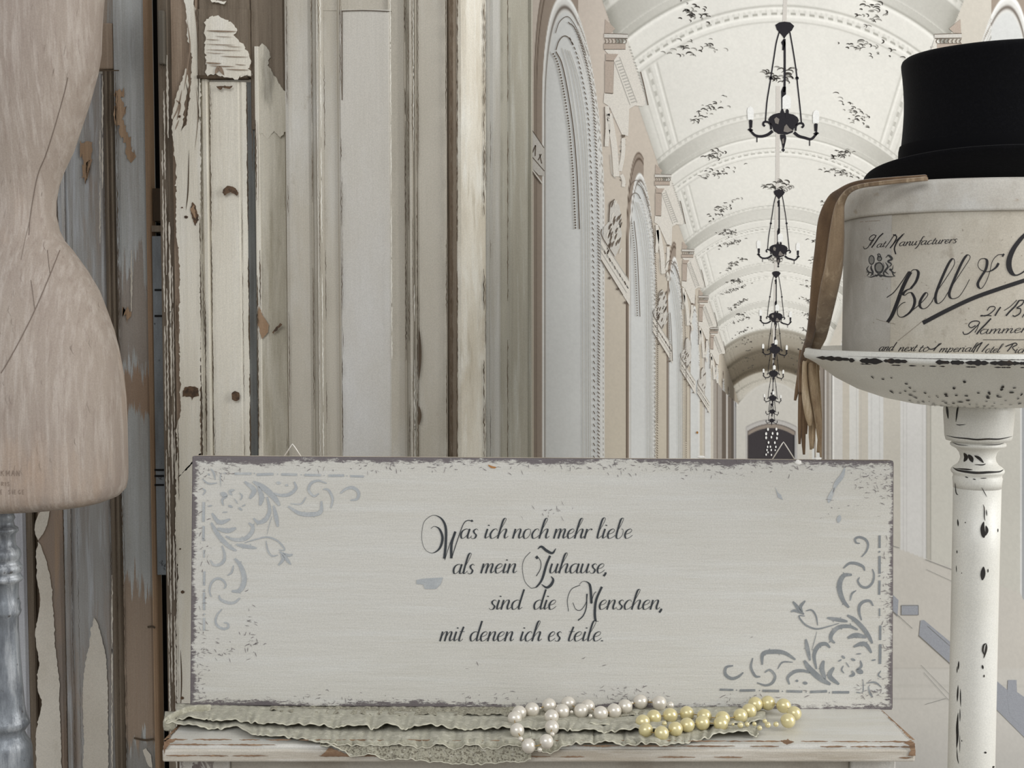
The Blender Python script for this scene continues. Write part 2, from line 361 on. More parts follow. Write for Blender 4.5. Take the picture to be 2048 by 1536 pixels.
ca = me.color_attributes.new('print', 'FLOAT_COLOR', 'POINT'); ca.data.foreach_set('color', np.concatenate([IM.reshape(-1, 3), np.ones((nv, 1))], 1).ravel())
m_print = bpy.data.materials.new('printed_paper'); m_print.use_nodes = True; _n = m_print.node_tree.nodes; _b = _n['Principled BSDF']
_a = _n.new('ShaderNodeVertexColor'); _a.layer_name = 'print'; m_print.node_tree.links.new(_a.outputs[0], _b.inputs['Base Color']); _b.inputs['Roughness'].default_value = .8; _b.inputs['Specular IOR Level'].default_value = .15
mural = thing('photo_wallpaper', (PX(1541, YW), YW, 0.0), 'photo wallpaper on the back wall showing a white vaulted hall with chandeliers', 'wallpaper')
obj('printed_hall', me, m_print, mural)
def ink(name, c): return mat(name, c, .8, spec=.15)
k_dark = ink('ink_black', (44, 42, 46)); k_white = ink('ink_white', (240, 240, 236)); k_line = ink('ink_brown_line', (112, 101, 90)); k_grey = ink('ink_grey', (150, 144, 136))
k_lite = ink('ink_light_plaster', (221, 216, 206)); k_mid = ink('ink_mid_plaster', (206, 202, 194)); k_peach = ink('ink_peach', (182, 168, 155)); k_blue = ink('ink_blue_grey', (160, 163, 170)); k_soft = ink('ink_soft_grey', (186, 183, 175)); k_mid2 = ink('ink_warm_grey', (128, 122, 116))
def prw(off): return lambda x, y: P(x, y, YW - off)
def scl(f): return lambda p: (VX + (p[0] - VX) * f, VY + (p[1] - VY) * f)
def mir(p): return (VX + (VX - p[0]) * 1.15, p[1])

# chandeliers, traced once around the nearest and repeated towards the vanishing point
def Z7(x, y): return (1460 + x / 9.724, 20 + y / 9.724)
def Z8(x, y): return (1460 + x / 9.724, 160 + y / 9.724)
def chandelier(cx, cy, s, label, bulbs=True, offs=0.0):
    T = lambda p: (cx + (p[0] - 1567) * s, cy + (p[1] - 245) * s)
    mb = MB(); pr = prw(.0006 + offs); wb = MB(); prb = prw(.0008 + offs); gb = MB()
    def poly(ps, m_=None, q=None): (m_ if m_ is not None else mb).add([(q or pr)(*T(p)) for p in ps], [list(range(len(ps)))])
    def st(ps, wd, m_=None, q=None): stroke2d(m_ if m_ is not None else mb, q or pr, [T(p) for p in ps], (lambda t, a, b: wd(t, a, b) * s) if callable(wd) else max(wd * s, .9), 5)
    poly([Z7(*a) for a in [(880,290),(960,240),(1060,225),(1170,240),(1250,310),(1200,400),(1150,440),(1100,490),(1055,560),(1010,490),(960,440),(910,380)]])
    poly([Z7(*a) for a in [(1040,565),(995,630),(1020,690),(1015,780),(1050,780),(1085,640)]])
    st([Z7(960,420), Z7(900,640), Z7(850,960), Z7(790,1340), Z8(780,50), Z8(720,420), Z8(690,800)], 2.6)
    st([Z7(1165,430), Z7(1230,800), Z7(1290,1200), Z7(1320,1500), Z8(1360,500), Z8(1390,830)], 2.6)
    st([Z7(1062,560), Z7(1065,1000), Z7(1060,1536), Z8(1040,200)], 4.2)
    poly([Z8(*a) for a in [(1030,130),(995,220),(1000,560),(975,640),(1060,640),(1025,540),(1020,340),(1088,280),(1088,130)]])
    for a in ((795, 1325), (1305, 1325)): c = T(Z7(*a)); mb.add([pr(c[0] + 3.6 * s * math.cos(k * .785), c[1] + 3.6 * s * math.sin(k * .785)) for k in range(8)], [list(range(8))])
    poly([Z8(*a) for a in [(745,770),(780,710),(850,665),(950,640),(1100,640),(1230,670),(1310,720),(1340,790),(1300,870),(1240,950),(1220,1020),(1110,1060),(940,1050),(850,990),(820,900),(770,850)]])
    for sg in (1, -1):
        M = (lambda x, y, sg=sg: Z8(x, y) if sg > 0 else Z8(2075 - x, y + 70 * (1 if x < 560 else .4)))
        st([M(830,990), M(740,1060), M(620,1095), M(500,1080), M(420,1010), M(385,960)], lambda t, a, b: 6.2 - 2.0 * t)
        poly([M(*a) for a in [(340,965),(395,925),(455,975),(400,1010)]])
        poly([M(*a) for a in [(368,785),(405,770),(440,790),(432,930),(378,930)]])
        st([M(525,1100), M(525,1210)], 2)
        st([M(680,900), M(645,860), M(670,815), M(740,820), M(790,870), M(800,960)], lambda t, a, b: 4.2)
        wb.add([prb(*T(M(*a))) for a in [(345,770),(335,600),(350,540),(400,510),(450,545),(465,620),(460,770)]], [list(range(7))])
    poly([Z8(*a) for a in [(975,1060),(1080,1060),(1095,1130),(1085,1190),(1060,1300),(1045,1330),(1070,1360),(1040,1400),(1000,1360),(1025,1330),(1000,1200),(975,1130)]])
    poly([Z8(*a) for a in [(1085,590),(1110,560),(1145,590),(1140,740),(1080,740)]], mb, prw(.0009 + offs))
    wb.add([prb(*T(Z8(*a))) for a in [(1020,560),(1020,340),(1060,300),(1100,280),(1160,310),(1190,380),(1180,560)]], [list(range(7))])
    o = mb.raw('printed_chandelier', k_dark, mural, label=label)
    gp = prw(.001 + offs)
    for ps in ([(860,760),(900,720),(960,760),(940,860),(880,840)], [(1060,900),(1100,860),(1160,940),(1230,980),(1120,1020),(1040,1000)], [(1010,1150),(1050,1130),(1050,1230),(1020,1240)]):
        gb.add([gp(*T(Z8(*p))) for p in ps], [list(range(len(ps)))])
    if s > .4: gb.raw('printed_highlight', k_mid2, o, kind='stuff')
    if bulbs: wb.raw('printed_bulb', k_white, o, label='row of pale printed bulbs', kind='stuff')
    return o
pole = MB()
def polestrip(x0, y0, x1, y1, wd, q=.0003): stroke2d(pole, prw(q), [(x0, y0), ((x0 + x1) / 2, (y0 + y1) / 2), (x1, y1)], wd)
polestrip(1571, -12, 1569, 44, 8); polestrip(1556, 172, 1555, 376, 8); polestrip(1553, 392, 1551, 540, 5); polestrip(1550, 560, 1549, 640, 3.5)
polestrip(1548, 650, 1547, 716, 4); polestrip(1547, 720, 1546, 760, 3)
pole.raw('printed_pole', ink('ink_pole', (212, 207, 199)), mural, kind='stuff')
CH = [(1567, 245, 1.0, 'nearest and largest printed black chandelier at the top of the wallpaper'),
      (1557, 500, .60, 'second printed black chandelier, below the largest one'),
      (1551.5, 634, .455, 'third printed black chandelier from the top of the column'),
      (1550, 699, .36, 'fourth printed chandelier with bright bulbs against the grey arch'),
      (1547, 747, .30, 'fifth printed chandelier with bright bulbs'),
      (1545.5, 796, .25, 'sixth printed chandelier, small'),
      (1544.5, 823, .19, 'seventh printed chandelier, small'),
      (1543.5, 841, .17, 'eighth printed chandelier just above the dark end door')]
for i, (a, b_, c, l) in enumerate(CH): chandelier(a, b_, c, l, i not in (6, 7), -.00004 * i)
bd = MB()
for (zx, zy, r) in [(995,575,2.6),(1118,572,2.6),(968,640,2.7),(1062,635,2.4),(1132,640,2.7),(968,698,2.5),(1045,690,2.2),(1125,705,2.4),(1003,768,2.3),(1095,770,2.3),(990,832,2),(1030,830,2),(1110,832,2),(980,878,1.9),(1042,878,1.9),(1100,880,1.6),(995,912,1.7),(968,945,2),(1045,950,1.8)]:
    cx, cy = 1400 + zx / 7.314, 780 + zy / 7.314
    bd.add([prw(.0012)(cx + r * .75 * math.cos(k * .785), cy + r * 1.25 * math.sin(k * .785)) for k in range(8)], [list(range(8))])
bd.raw('printed_bulb', k_white, mural, label='white dots of far bulbs over the dark end door', kind='stuff')

# foliage reliefs on the vault, drawn in vault coordinates (angle, bay)
def vp(th, s_):
    d = D0 + DS * s_; return (VX + (XC + R_ * math.sin(th)) / d, VY - (ZC + R_ * math.cos(th)) / d)
rg = random.Random(4)
fol = {0: MB(), 1: MB()}
def curl(mb, c, size, ang, wd, asp=.62):
    pts = []
    for k in range(6):
        a = ang + k * .5; pts.append((c[0] + size * math.cos(a), c[1] + size * asp * math.sin(a)))
    stroke2d(mb, prw(.0005), pts, leafw(wd), 2)
for k in range(-2, 8):
    for sg in (-1, 1):
        for (t0, u0, n, wx, wy) in ((.395, .10, 30, .05, .045), (.40, .285, 30, .10, .035), (.40, .715, 36, .09, .05)):
            f = D0 / (D0 + DS * (k + u0)); 
            if k > 3: n = int(n * .5)
            for j in range(n):
                q = rg.gauss(0, .5); th = sg * (t0 + q * wx * 1.4); s_ = k + u0 + rg.gauss(0, .5) * wy * 1.3 + q * wy * (1 if u0 > .5 else -1)
                c = vp(th, s_)
                if 1050 < c[0] < 2400 and -500 < c[1] < 745 and (k < 5 or rg.random() < .3):
                    curl(fol[0 if k > 3 or rg.random() < .62 else 1], c, rg.uniform(3, 9) * f, rg.uniform(3.0, 5.2), rg.uniform(1.4, 3.2) * f ** .7)
for (cx, cy, f) in ((1559, 150, 1), (1553, 372, .78), (1551, 520, .42)):
    for j in range(34):
        a = rg.uniform(0, 6.28); r = rg.uniform(.35, 1)
        curl(fol[0 if rg.random() < .6 else 1], (cx + 38 * f * r * math.cos(a), cy + 17 * f * r * math.sin(a)), rg.uniform(5, 10) * f, rg.uniform(3, 5), rg.uniform(1.6, 3.6) * f)
fol[0].raw('printed_foliage', ink('ink_leaf_dark', (84, 80, 75)), mural, kind='stuff'); fol[1].raw('printed_foliage', ink('ink_leaf_grey', (158, 155, 148)), mural, kind='stuff')

# capitals, entablature, swags and pediments of the left wall, bay after bay
def ZA(x, y): return (1050 + x / 7.314, y / 7.314)
def ZB(x, y): return (1050 + x / 7.314, 200 + y / 7.314)
capL, capM, capP, capD, capS = MB(), MB(), MB(), MB(), MB()
def orn(T, lvl, mirror=False):
    def pl(mb, ps, off): mb.add([prw(off)(*T(p)) for p in ps], [list(range(len(ps)))])
    def sk(mb, ps, wd, off=.0011, n=4):
        f = abs(T((100, 0))[0] - T((0, 0))[0]) / 100; stroke2d(mb, prw(off), [T(p) for p in ps], (lambda t, a, b: wd(t, a, b) * f) if callable(wd) else max(.8, wd * f), n)
    # entablature side face
    pl(capL, [ZA(1165,730), ZA(1480,640), ZA(1500,560), ZA(1760,1440), ZB(1760,60), ZB(1725,95), ZB(1610,80), ZB(1525,130), ZB(1510,530), ZB(1420,510), ZB(1235,95), ZB(1150,40), ZA(1160,1360), ZA(1290,1370), ZA(1305,890)], .0007)
    pl(capP, [ZA(1175,280), ZA(1320,420), ZA(1260,480), ZA(1165,490)], .0006)
    pl(capM, [ZA(1158,490), ZA(1505,500), ZA(1505,555), ZA(1158,550)], .0009)
    pl(capP, [ZA(1155,640), ZA(1472,640), ZA(1472,715), ZA(1155,720)], .0009)
    pl(capP, [ZA(1170,890), ZA(1300,905), ZA(1290,1360), ZA(1170,1355)], .0009)
    pl(capP, [ZA(1180,785), ZA(1365,790), ZA(1300,885), ZA(1180,880)], .0009)
    for a, b in (((1158,490),(1505,500)), ((1158,556),(1500,562)), ((1158,636),(1470,636)), ((1155,720),(1470,720)), ((1170,1360),(1285,1372)), ((1180,885),(1300,890))): sk(capD, [ZA(*a), ZA(*b)], 1.1)
    for j in range(7): x = 1165 + j * 50; sk(capD, [ZA(x,570), ZA(x+18,600), ZA(x+8,630)], 1.6)
    for j in range(15):
        t = j / 14; sk(capS, [ZA(1330 + t * 230, 900 + t * 600), ZA(1395 + t * 230, 880 + t * 600)], 2.2)
        sk(capS, [ZA(1520 + t * 210, 680 + t * 640), ZA(1545 + t * 210, 690 + t * 640)], 2.6)
    sk(capS, [ZA(1310,905), ZA(1540,1536)], 1.2); sk(capS, [ZA(1385,830), ZA(1640,1500)], 1.0); sk(capD, [ZA(1690,1050), ZA(1740,1250), ZA(1800,1536)], 2.2)
    sk(capD, [ZB(1410,520), ZB(1465,525)], 4)
    # swags
    for (x0, y0, x1, y1, wd, n) in ((1200,90,1190,680,9,26), (1230,200,1340,1120,12,40), (1440,560,1390,1040,8,26), (1410,1090,1440,1270,7,10)):
        sk(capL, [ZB(x0, y0), ZB((x0 + x1) / 2 + 20, (y0 + y1) / 2), ZB(x1, y1)], wd, .0008)
        for j in range(n if lvl < 2 else n // 3):
            t = rg.random(); c = T(ZB(x0 + (x1 - x0) * t + rg.gauss(0, 22), y0 + (y1 - y0) * t)); f = D0 / (D0 + DS * lvl)
            curl(capD if rg.random() < .5 else capS, c, rg.uniform(1.5, 3) * f, rg.uniform(2, 6), 1.5 * f, 1.2)
    sk(capD, [ZB(1165,100), ZB(1160,680)], 1.6); sk(capS, [ZB(1250,800), ZB(1270,1060), ZB(1330,1150)], 1.5)
def ZC_(x, y): return (1180 + x / 7.314, 380 + y / 7.314)
def pedim(T, lvl):
    def pl(mb, ps, off): mb.add([prw(off)(*T(p)) for p in ps], [list(range(len(ps)))])
    def sk(mb, ps, wd, off=.0013, n=4):
        f = abs(T((100, 0))[0] - T((0, 0))[0]) / 100; stroke2d(mb, prw(off), [T(p) for p in ps], (lambda t, a, b: wd(t, a, b) * f) if callable(wd) else max(.8, wd * f), n)
    pl(capL, [ZC_(160,680), ZC_(580,1330), ZC_(585,1700), ZC_(160,1020)], .0009)
    for (a, b, wd, m_) in (((170,700),(575,1330),1.2,capS), ((160,800),(560,1440),1.2,capS), ((160,1020),(480,1536),1.8,capD), ((160,900),(540,1500),1.0,capS)): sk(m_, [ZC_(*a), ZC_(*b)], wd)
    for j in range(11): sk(capD if j % 2 else capS, [ZC_(170 + j * 37, 830 + j * 56), ZC_(190 + j * 37, 880 + j * 56)], 2.4)
    for a in ((270,1280), (390,1440), (500,1640)): sk(capD, [ZC_(*a), ZC_(a[0] + 30, a[1] + 15)], 4.5)
    # acanthus
    pl(capM, [ZC_(*a) for a in [(360,135),(430,230),(460,380),(450,560),(470,650),(430,850),(370,980),(280,860),(190,720),(200,550),(260,480),(290,200)]], .0008)
    for j in range(44 if lvl < 2 else 12):
        t = rg.random(); x = 200 + rg.random() * 250; y = 180 + rg.random() * 760
        if x < 230 + (1 if y < 470 else 0) * 60: continue
        sk(capD if rg.random() < .6 else capL, [ZC_(x + 22, y - 45), ZC_(x, y), ZC_(x - 14, y + 50)], leafw(3.2), .0012)
    sk(capD, [ZC_(360,135), ZC_(295,220), ZC_(275,470)], 2.2); sk(capD, [ZC_(170,570), ZC_(175,680), ZC_(350,960)], 2)
for k in range(0, 5):
    orn(scl(D0 / (D0 + DS * k)), k)
for k in range(0, 4):
    f = .0026 * 1.0 / (.0026 + .00135 * k); f0 = (VX - 1195) ; ff = D0 / (D0 + DS * k); pedim(scl(ff), k)
Tm = lambda p: mir(p); orn(Tm, 0)
pl0 = lambda mb, ps, off: mb.add([prw(off)(*p) for p in ps], [list(range(len(ps)))])
pl0(capM, [ZB(70,380), ZB(285,700), ZB(285,1110), ZB(200,1100), ZB(60,950)], .0009)
for a, b, wd in (((75,395),(280,700),1.2), ((70,790),(285,1040),1.4), ((60,960),(250,1220),3.4), ((110,770),(155,660),2.2), ((155,660),(150,820),2.0), ((195,880),(240,790),2.0), ((215,790),(245,930),2)): stroke2d(capD if wd != 3.4 else capL, prw(.0012), [ZB(*a), ZB(*b)], wd)
stroke2d(capD, prw(.0013), [ZB(60,980), ZB(240,1225)], 1.3)
# bead lines of the window reveals
def bead(ps, w1, off, step, r):
    stroke2d(capD, prw(.0013), ps, w1, 10)
    c = cr(ps, 60); acc = 0; last = c[0]
    for p in c:
        acc += math.hypot(p[0] - last[0], p[1] - last[1]); last = p
        if acc > step: acc = 0; capD.add([prw(.0013)(p[0] - off + r * math.cos(q * 1.05), p[1] + r * math.sin(q * 1.05)) for q in range(6)], [list(range(6))])
    stroke2d(capS, prw(.0012), [(p[0] - off - r * 1.8, p[1]) for p in ps], .9, 10)
bead([(1112,103),(1124,128),(1136,185),(1147,260),(1154,345),(1157,410),(1159,458)], 2.2, 8, 5.2, 1.9)
bead([(1268,442),(1274,500),(1277,560),(1280,633)], 1.4, 5, 4.2, 1.2)
bead([(1340,625),(1343,670),(1345,722)], 1.0, 3.4, 3.4, .8)
def winvec(T, f):
    def bd(ps, step, ln, wd, ang, m_):
        c = cr([T(p) for p in ps], 60); acc = 0; last = c[0]
        for p in c:
            acc += math.hypot(p[0] - last[0], p[1] - last[1]); last = p
            if acc > step * f: acc = 0; stroke2d(m_, prw(.0013), [(p[0] - ln * f * .5, p[1] - ang * f), (p[0], p[1]), (p[0] + ln * f * .5, p[1] + ang * f)], wd * f + .3, 2)
    bd([(1134,43),(1148,54),(1159,78),(1170,115),(1180,160),(1187,210),(1192,300),(1196,420),(1198,600),(1197,780),(1197,930)], 5.6, 4.5, 1.5, 2.2, capD)
    bd([(1134,70),(1142,80),(1152,104),(1160,135),(1168,175),(1175,220),(1180,290),(1184,400),(1187,560),(1188,740),(1188,930)], 10, 3.2, 1.5, 2.8, capD if f > .9 else capS)
    for ps, wd in (([(1112,100),(1118,82),(1128,72),(1138,76),(1146,90)], 1.8), ([(1111,66),(1119,44),(1134,33),(1146,44),(1158,68),(1172,110)], 1.3)): stroke2d(capD, prw(.0013), [T(p) for p in ps], max(.8, wd * f), 8)
    for dxl in (0, 8, 14, 19): stroke2d(capS, prw(.0012), [T(p) for p in [(1124 + dxl * .8, 96 + dxl * .3), (1138 + dxl * .9, 150), (1150 + dxl, 230), (1160 + dxl * .8, 330), (1164 + dxl * .8, 480), (1166 + dxl * .8, 930)]], max(.7, 1.2 * f), 8)
winvec(lambda p: p, 1); winvec(scl(.0026 / .00395), .66); winvec(scl(.0026 / .0053), .49)
for mb, m_, nm in ((capL, k_lite, 'printed_entablature'), (capM, k_mid, 'printed_acanthus'), (capP, k_peach, 'printed_capital'), (capD, k_line, 'printed_outline'), (capS, k_soft, 'printed_moulding')):
    mb.raw(nm, m_, mural, kind='stuff')
# skirting, socket and panel lines of the lower right of the print
lb, ld, lw = MB(), MB(), MB()
pl0(lb, [(1784, 1188), (1797, 1200), (1795, 1233), (1784, 1221)], .0008); pl0(lb, [(1803, 1210), (1837, 1210), (1837, 1230), (1803, 1230)], .0008)
pl0(lb, [(1841, 1241), (1848, 1240), (1908, 1290), (2060, 1418), (2060, 1486), (1908, 1334), (1838, 1271)], .0008)
pl0(lb, [(2016, 1360), (2033, 1360), (2034, 1384), (2060, 1402), (2060, 1470), (2020, 1432), (2014, 1395)], .0009)
for a, b, wd in (((1803,1211),(1837,1211),1.3), ((1803,1230),(1837,1230),1.0), ((1803,1211),(1803,1230),.8), ((1837,1211),(1837,1230),.8), ((1785,1222),(1800,1234),1.2), ((1800,1234),(1825,1257),.8), ((1838,1271),(1906,1332),1.2), ((1855,1252),(1906,1297),.8), ((1851,1119),(1912,1142),1.0), ((1853,1139),(1912,1166),.6), ((1842,1330),(1912,1402),.6), ((1848,1345),(1908,1412),.6), ((1784,1091),(1799,1096),1.0), ((1850,1409),(1892,1397),.7)):
    stroke2d(ld, prw(.0011), [a, b], wd)
MB().add([prw(.0012)(1394.5 + 2.2 * math.cos(q), 865 + 2.6 * math.sin(q)) for q in np.arange(0, 6.2, .8)], [list(range(8))]).raw('rust_spot', ink('spot_rust', (160, 116, 66)), mural)
lb.raw('printed_skirting', k_blue, mural, kind='stuff'); ld.raw('printed_outline', ink('ink_fine_line', (140, 140, 138)), mural, kind='stuff')
# ------------------------------------------------------------ old doors and shutters leaning along the wall
rd = random.Random(11)
def streaks(c1, c2, k=1.0, st=.7): return [(c1, (60 * k, 20, 3.5), .44, .66, st), (c2, (160 * k, 30, 6), .52, .72, st * .7)]
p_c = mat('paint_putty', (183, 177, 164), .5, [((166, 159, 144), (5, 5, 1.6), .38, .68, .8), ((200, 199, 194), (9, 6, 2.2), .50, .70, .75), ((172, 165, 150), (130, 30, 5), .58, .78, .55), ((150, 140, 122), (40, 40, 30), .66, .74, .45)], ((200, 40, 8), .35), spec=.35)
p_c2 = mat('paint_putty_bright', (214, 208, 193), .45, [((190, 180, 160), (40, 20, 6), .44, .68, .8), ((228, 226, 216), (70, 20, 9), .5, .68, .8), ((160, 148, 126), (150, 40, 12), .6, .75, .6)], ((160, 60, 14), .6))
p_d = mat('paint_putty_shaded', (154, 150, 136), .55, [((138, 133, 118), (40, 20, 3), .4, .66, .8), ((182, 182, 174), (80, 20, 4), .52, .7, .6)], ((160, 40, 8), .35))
p_cream = mat('paint_cream', (222, 217, 203), .5, [((206, 198, 180), (10, 8, 3), .42, .7, .7), ((232, 230, 222), (40, 20, 4), .5, .7, .6), ((150, 138, 120), (60, 60, 40), .70, .76, .6)], ((160, 50, 12), .5))
p_groove = mat('paint_slate', (104, 106, 104), .6, streaks((80, 78, 72), (130, 128, 120)), ((140, 40, 8), .4))
p_bare = mat('bare_wood_brown', (146, 128, 110), .7, streaks((112, 94, 76), (172, 156, 138)), ((260, 50, 10), .6))
p_bare2 = mat('bare_wood_grey', (120, 108, 93), .75, streaks((92, 80, 66), (148, 136, 120), 1.3), ((260, 50, 10), .6))
p_dark = mat('worn_dark_wood', (84, 70, 54), .8, streaks((40, 32, 24), (92, 78, 62)), ((200, 60, 20), .5))
p_black = mat('black_shade_and_notch', (14, 13, 12), .9)  # near-black that stands in for the gap's shade, also used for strip notches
p_blue = mat('paint_blue_grey', (170, 173, 171), .6, [((146, 140, 132), (50, 20, 2.2), .46, .66, .8), ((190, 193, 194), (110, 20, 5), .5, .68, .6), ((148, 130, 112), (16, 14, 1.5), .52, .60, .85), ((124, 114, 104), (190, 30, 9), .62, .76, .5)], ((260, 50, 9), .5))
p_blue2 = mat('paint_blue_grey_panel', (156, 155, 152), .6, [((132, 122, 114), (60, 20, 3), .44, .62, .8), ((182, 186, 190), (130, 20, 6), .5, .66, .8), ((148, 128, 108), (26, 14, 3.6), .58, .66, .5)], ((260, 50, 9), .5))
p_rawbrown = mat('raw_brown_wood', (156, 130, 104), .7, streaks((136, 108, 82), (184, 158, 128)), ((260, 50, 10), .5))
p_chipw = mat('paint_chip_white', (206, 200, 188), .55, [((188, 180, 166), (12, 12, 6), .4, .7, .7), ((176, 168, 150), (60, 60, 40), .6, .75, .4)], ((200, 200, 200), .12))
ZT, ZB_ = 2.08, 0.0
def prof(pts, Y, name, m, parent, z0=ZB_, z1=ZT, depth=.012, bev=0, **k):
    """vertical moulding or board: pts = (pixel x at eye level, proud mm)"""
    back = Y + depth; fr = [Vector((PX(x, Y), Y - p / 1000, z0)) for x, p in pts]
    ring = fr + [Vector((PX(pts[-1][0], Y), back, z0)), Vector((PX(pts[0][0], Y), back, z0))]
    return MB().prism(ring, [v + Vector((0, 0, z1 - z0)) for v in ring]).build(name, m, parent, bevel=bev, **k)
def zat(py, Y): return PZ(py, Y)
def wearline(mb, x, Y, y0, y1, wd, dens=.8, rng=rd, d=.0008, lean=0):
    """ragged worn line along an arris: thin slivers of bare wood"""
    y = y0
    while y < y1:
        L = rng.uniform(30, 190)
        if rng.random() < dens * .85:
            n = max(2, int(L / 5)); a = []; b_ = []
            for k in range(n + 1):
                t = k / n; ww = wd * .62 * (.3 + .7 * math.sin(math.pi * t)) * rng.uniform(.6, 1.35); yy = y + L * t; xx = x + lean * (yy - 626) + rng.gauss(0, .35)
                a.append(P(xx - ww * .5, yy, Y - d)); b_.append(P(xx + ww * .5, yy, Y - d))
            mb.strip(a, b_)
        y += L * rng.uniform(.8, 1.25)
LEAN = lambda x: (x - 1024) * -2e-5

# --- folding putty door, front leaf (C)
YC = 1.70
dC = thing('panelled_shutter', (PX(735, YC), YC + .01, 0), 'wide putty-coloured panelled shutter with long vertical panel behind the sign', 'shutter')
prof([(576, 0), (577, 7), (584, 8.5), (622, 8.5), (628, 7)], YC, 'stile', p_c, dC)
prof([(626, 4), (629, 11), (632, 7), (636, 6), (640, 12.5), (644, 13), (648, 6), (651, 3)], YC, 'moulding', p_c, dC)
prof([(650, 2), (678, 1.5), (682, 5.5), (684, 6)], YC, 'panel_margin', p_c, dC)
prof([(683, 5), (686, 7), (780, 7), (783, 5)], YC, 'panel', mat('paint_putty_cool', (190, 186, 177), .5, [((178, 173, 161), (5, 5, 1.6), .46, .70, .8), ((202, 201, 198), (6, 6, 2.0), .42, .62, .85), ((180, 176, 165), (120, 30, 4), .58, .78, .4)], ((200, 40, 8), .3)), dC, z1=zat(22, YC))
prof([(780, 6), (785, 4.5), (812, 3)], YC, 'panel_margin', p_c, dC)
prof([(810, 4), (813, 10), (817, 5), (819, 4.5), (822, 11), (827, 11), (830, 5), (834, 9), (838, 4)], YC, 'moulding', p_c, dC)
prof([(837, 7), (840, 8.5), (886, 8.5), (893, 7.5), (895, 3)], YC, 'stile', p_c, dC)
MB().box(PX(650, YC), PX(812, YC), YC - .0024, YC + .01, zat(22, YC), ZT - .0).build('rail', p_c, dC)
MB().box(PX(577, YC), PX(895, YC), YC - .009, YC + .011, -.0, .16).build('bottom_rail', p_c, dC, bevel=.002)
wl = MB(); 
for x, wd, dn in ((627, 2.2, .8), (641, 1.6, .7), (652, 1.8, .75), (684, 2.2, .75), (686, 1.2, .6), (812, 3, .7), (818, 2.2, .8), (826, 1.8, .7), (835, 2.6, .8), (838, 1.6, .6), (893, 2.2, .8), (897, 2.2, .9), (578, 2, .7), (572, 1.4, .6)):
    wearline(wl, x, YC, -20, 940, wd, dn, d=.0142, lean=LEAN(x))
for pts in ([(683, 22), (730, 21), (783, 23)], [(684, 22), (684, 200)], ): stroke2d(wl, lambda x, y: P(x, y, YC - .0085), pts, 1.6)
for y0, y1 in ((655, 760), (812, 850)): stroke2d(wl, lambda x, y: P(x, y, YC - .0145), [(838, y0), (840, (y0 + y1) / 2), (838, y1)], leafw(6))
wl.raw('worn_edge', p_dark, dC, kind='stuff')
hl = MB()
for x, wd in ((645, 3.2), (783.5, 2.6), (638, 1.6), (829, 1.8)): wearline(hl, x, YC, -20, 940, wd, 1, d=.0139, lean=LEAN(x))
hl.raw('pale_ridge_line', mat('paint_pale_cream', (226, 223, 212), .5), dC, kind='stuff')  # pale cream lines along the moulding ridges and panel edge

# --- second leaf (D), folded back at an angle
p0 = Vector((PX(907, 1.700), 1.700, 0)); p1 = Vector((PX(1058, 1.80), 1.80, 0)); uu = (p1 - p0).normalized(); nn = Vector((uu.y, -uu.x, 0))
def uat(px): 
    h = hit(px, 626, p0, nn); return (h - p0).dot(uu)
def profD(pts, name, m, z0=0.0, z1=ZT, depth=.012, **k):
    fr = [p0 + uu * uat(x) + nn * (p / 1000) + Vector((0, 0, z0)) for x, p in pts]
    ring = fr + [p0 + uu * uat(pts[-1][0]) - nn * depth + Vector((0, 0, z0)), p0 + uu * uat(pts[0][0]) - nn * depth + Vector((0, 0, z0))]
    return MB().prism(ring, [v + Vector((0, 0, z1 - z0)) for v in ring]).build(name, m, dD, **k)
dD = thing('folded_shutter_leaf', (p0.x / 2 + p1.x / 2, p0.y / 2 + p1.y / 2, 0), 'narrow shutter leaf with bright worn rounded edge, next to the wallpaper', 'shutter')
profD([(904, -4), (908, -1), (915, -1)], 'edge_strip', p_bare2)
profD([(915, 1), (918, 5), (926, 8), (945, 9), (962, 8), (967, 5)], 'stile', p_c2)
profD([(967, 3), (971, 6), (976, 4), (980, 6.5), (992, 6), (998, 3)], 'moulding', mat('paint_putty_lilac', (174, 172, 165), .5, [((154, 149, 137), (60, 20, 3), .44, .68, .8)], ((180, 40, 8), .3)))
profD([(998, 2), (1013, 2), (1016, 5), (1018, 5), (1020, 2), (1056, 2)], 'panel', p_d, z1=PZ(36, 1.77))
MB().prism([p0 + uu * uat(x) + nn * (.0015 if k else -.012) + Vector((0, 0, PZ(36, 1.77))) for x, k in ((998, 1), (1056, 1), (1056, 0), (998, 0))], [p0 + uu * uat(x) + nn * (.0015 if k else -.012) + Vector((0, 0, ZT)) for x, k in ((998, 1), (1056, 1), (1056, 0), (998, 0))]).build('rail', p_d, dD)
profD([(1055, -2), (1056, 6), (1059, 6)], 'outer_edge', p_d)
wl = MB()
def wD(mb, x, y0, y1, wd, dn, d=.0105):
    y = y0
    while y < y1:
        L = rd.uniform(20, 110)
        if rd.random() < dn:
            n = int(L / 5); a = []; b_ = []
            for k in range(n + 1):
                yy = y + L * k / n; ww = wd * (.3 + .7 * math.sin(math.pi * k / n)) * rd.uniform(.6, 1.3); xx = x + rd.gauss(0, .3)
                a.append(hit(xx - ww / 2, yy, p0 + nn * d, nn)); b_.append(hit(xx + ww / 2, yy, p0 + nn * d, nn))
            mb.strip(a, b_)
        y += L
for x, wd, dn in ((904, 4.5, 1), (901, 3, 1), (914.5, 2.4, .9), (968, 2, .85), (971, 1.2, .5), (981, 1, .4), (1015.5, 1.6, .8)): wD(wl, x, -20, 940, wd, dn)
wl.raw('worn_edge', p_dark, dD, kind='stuff')

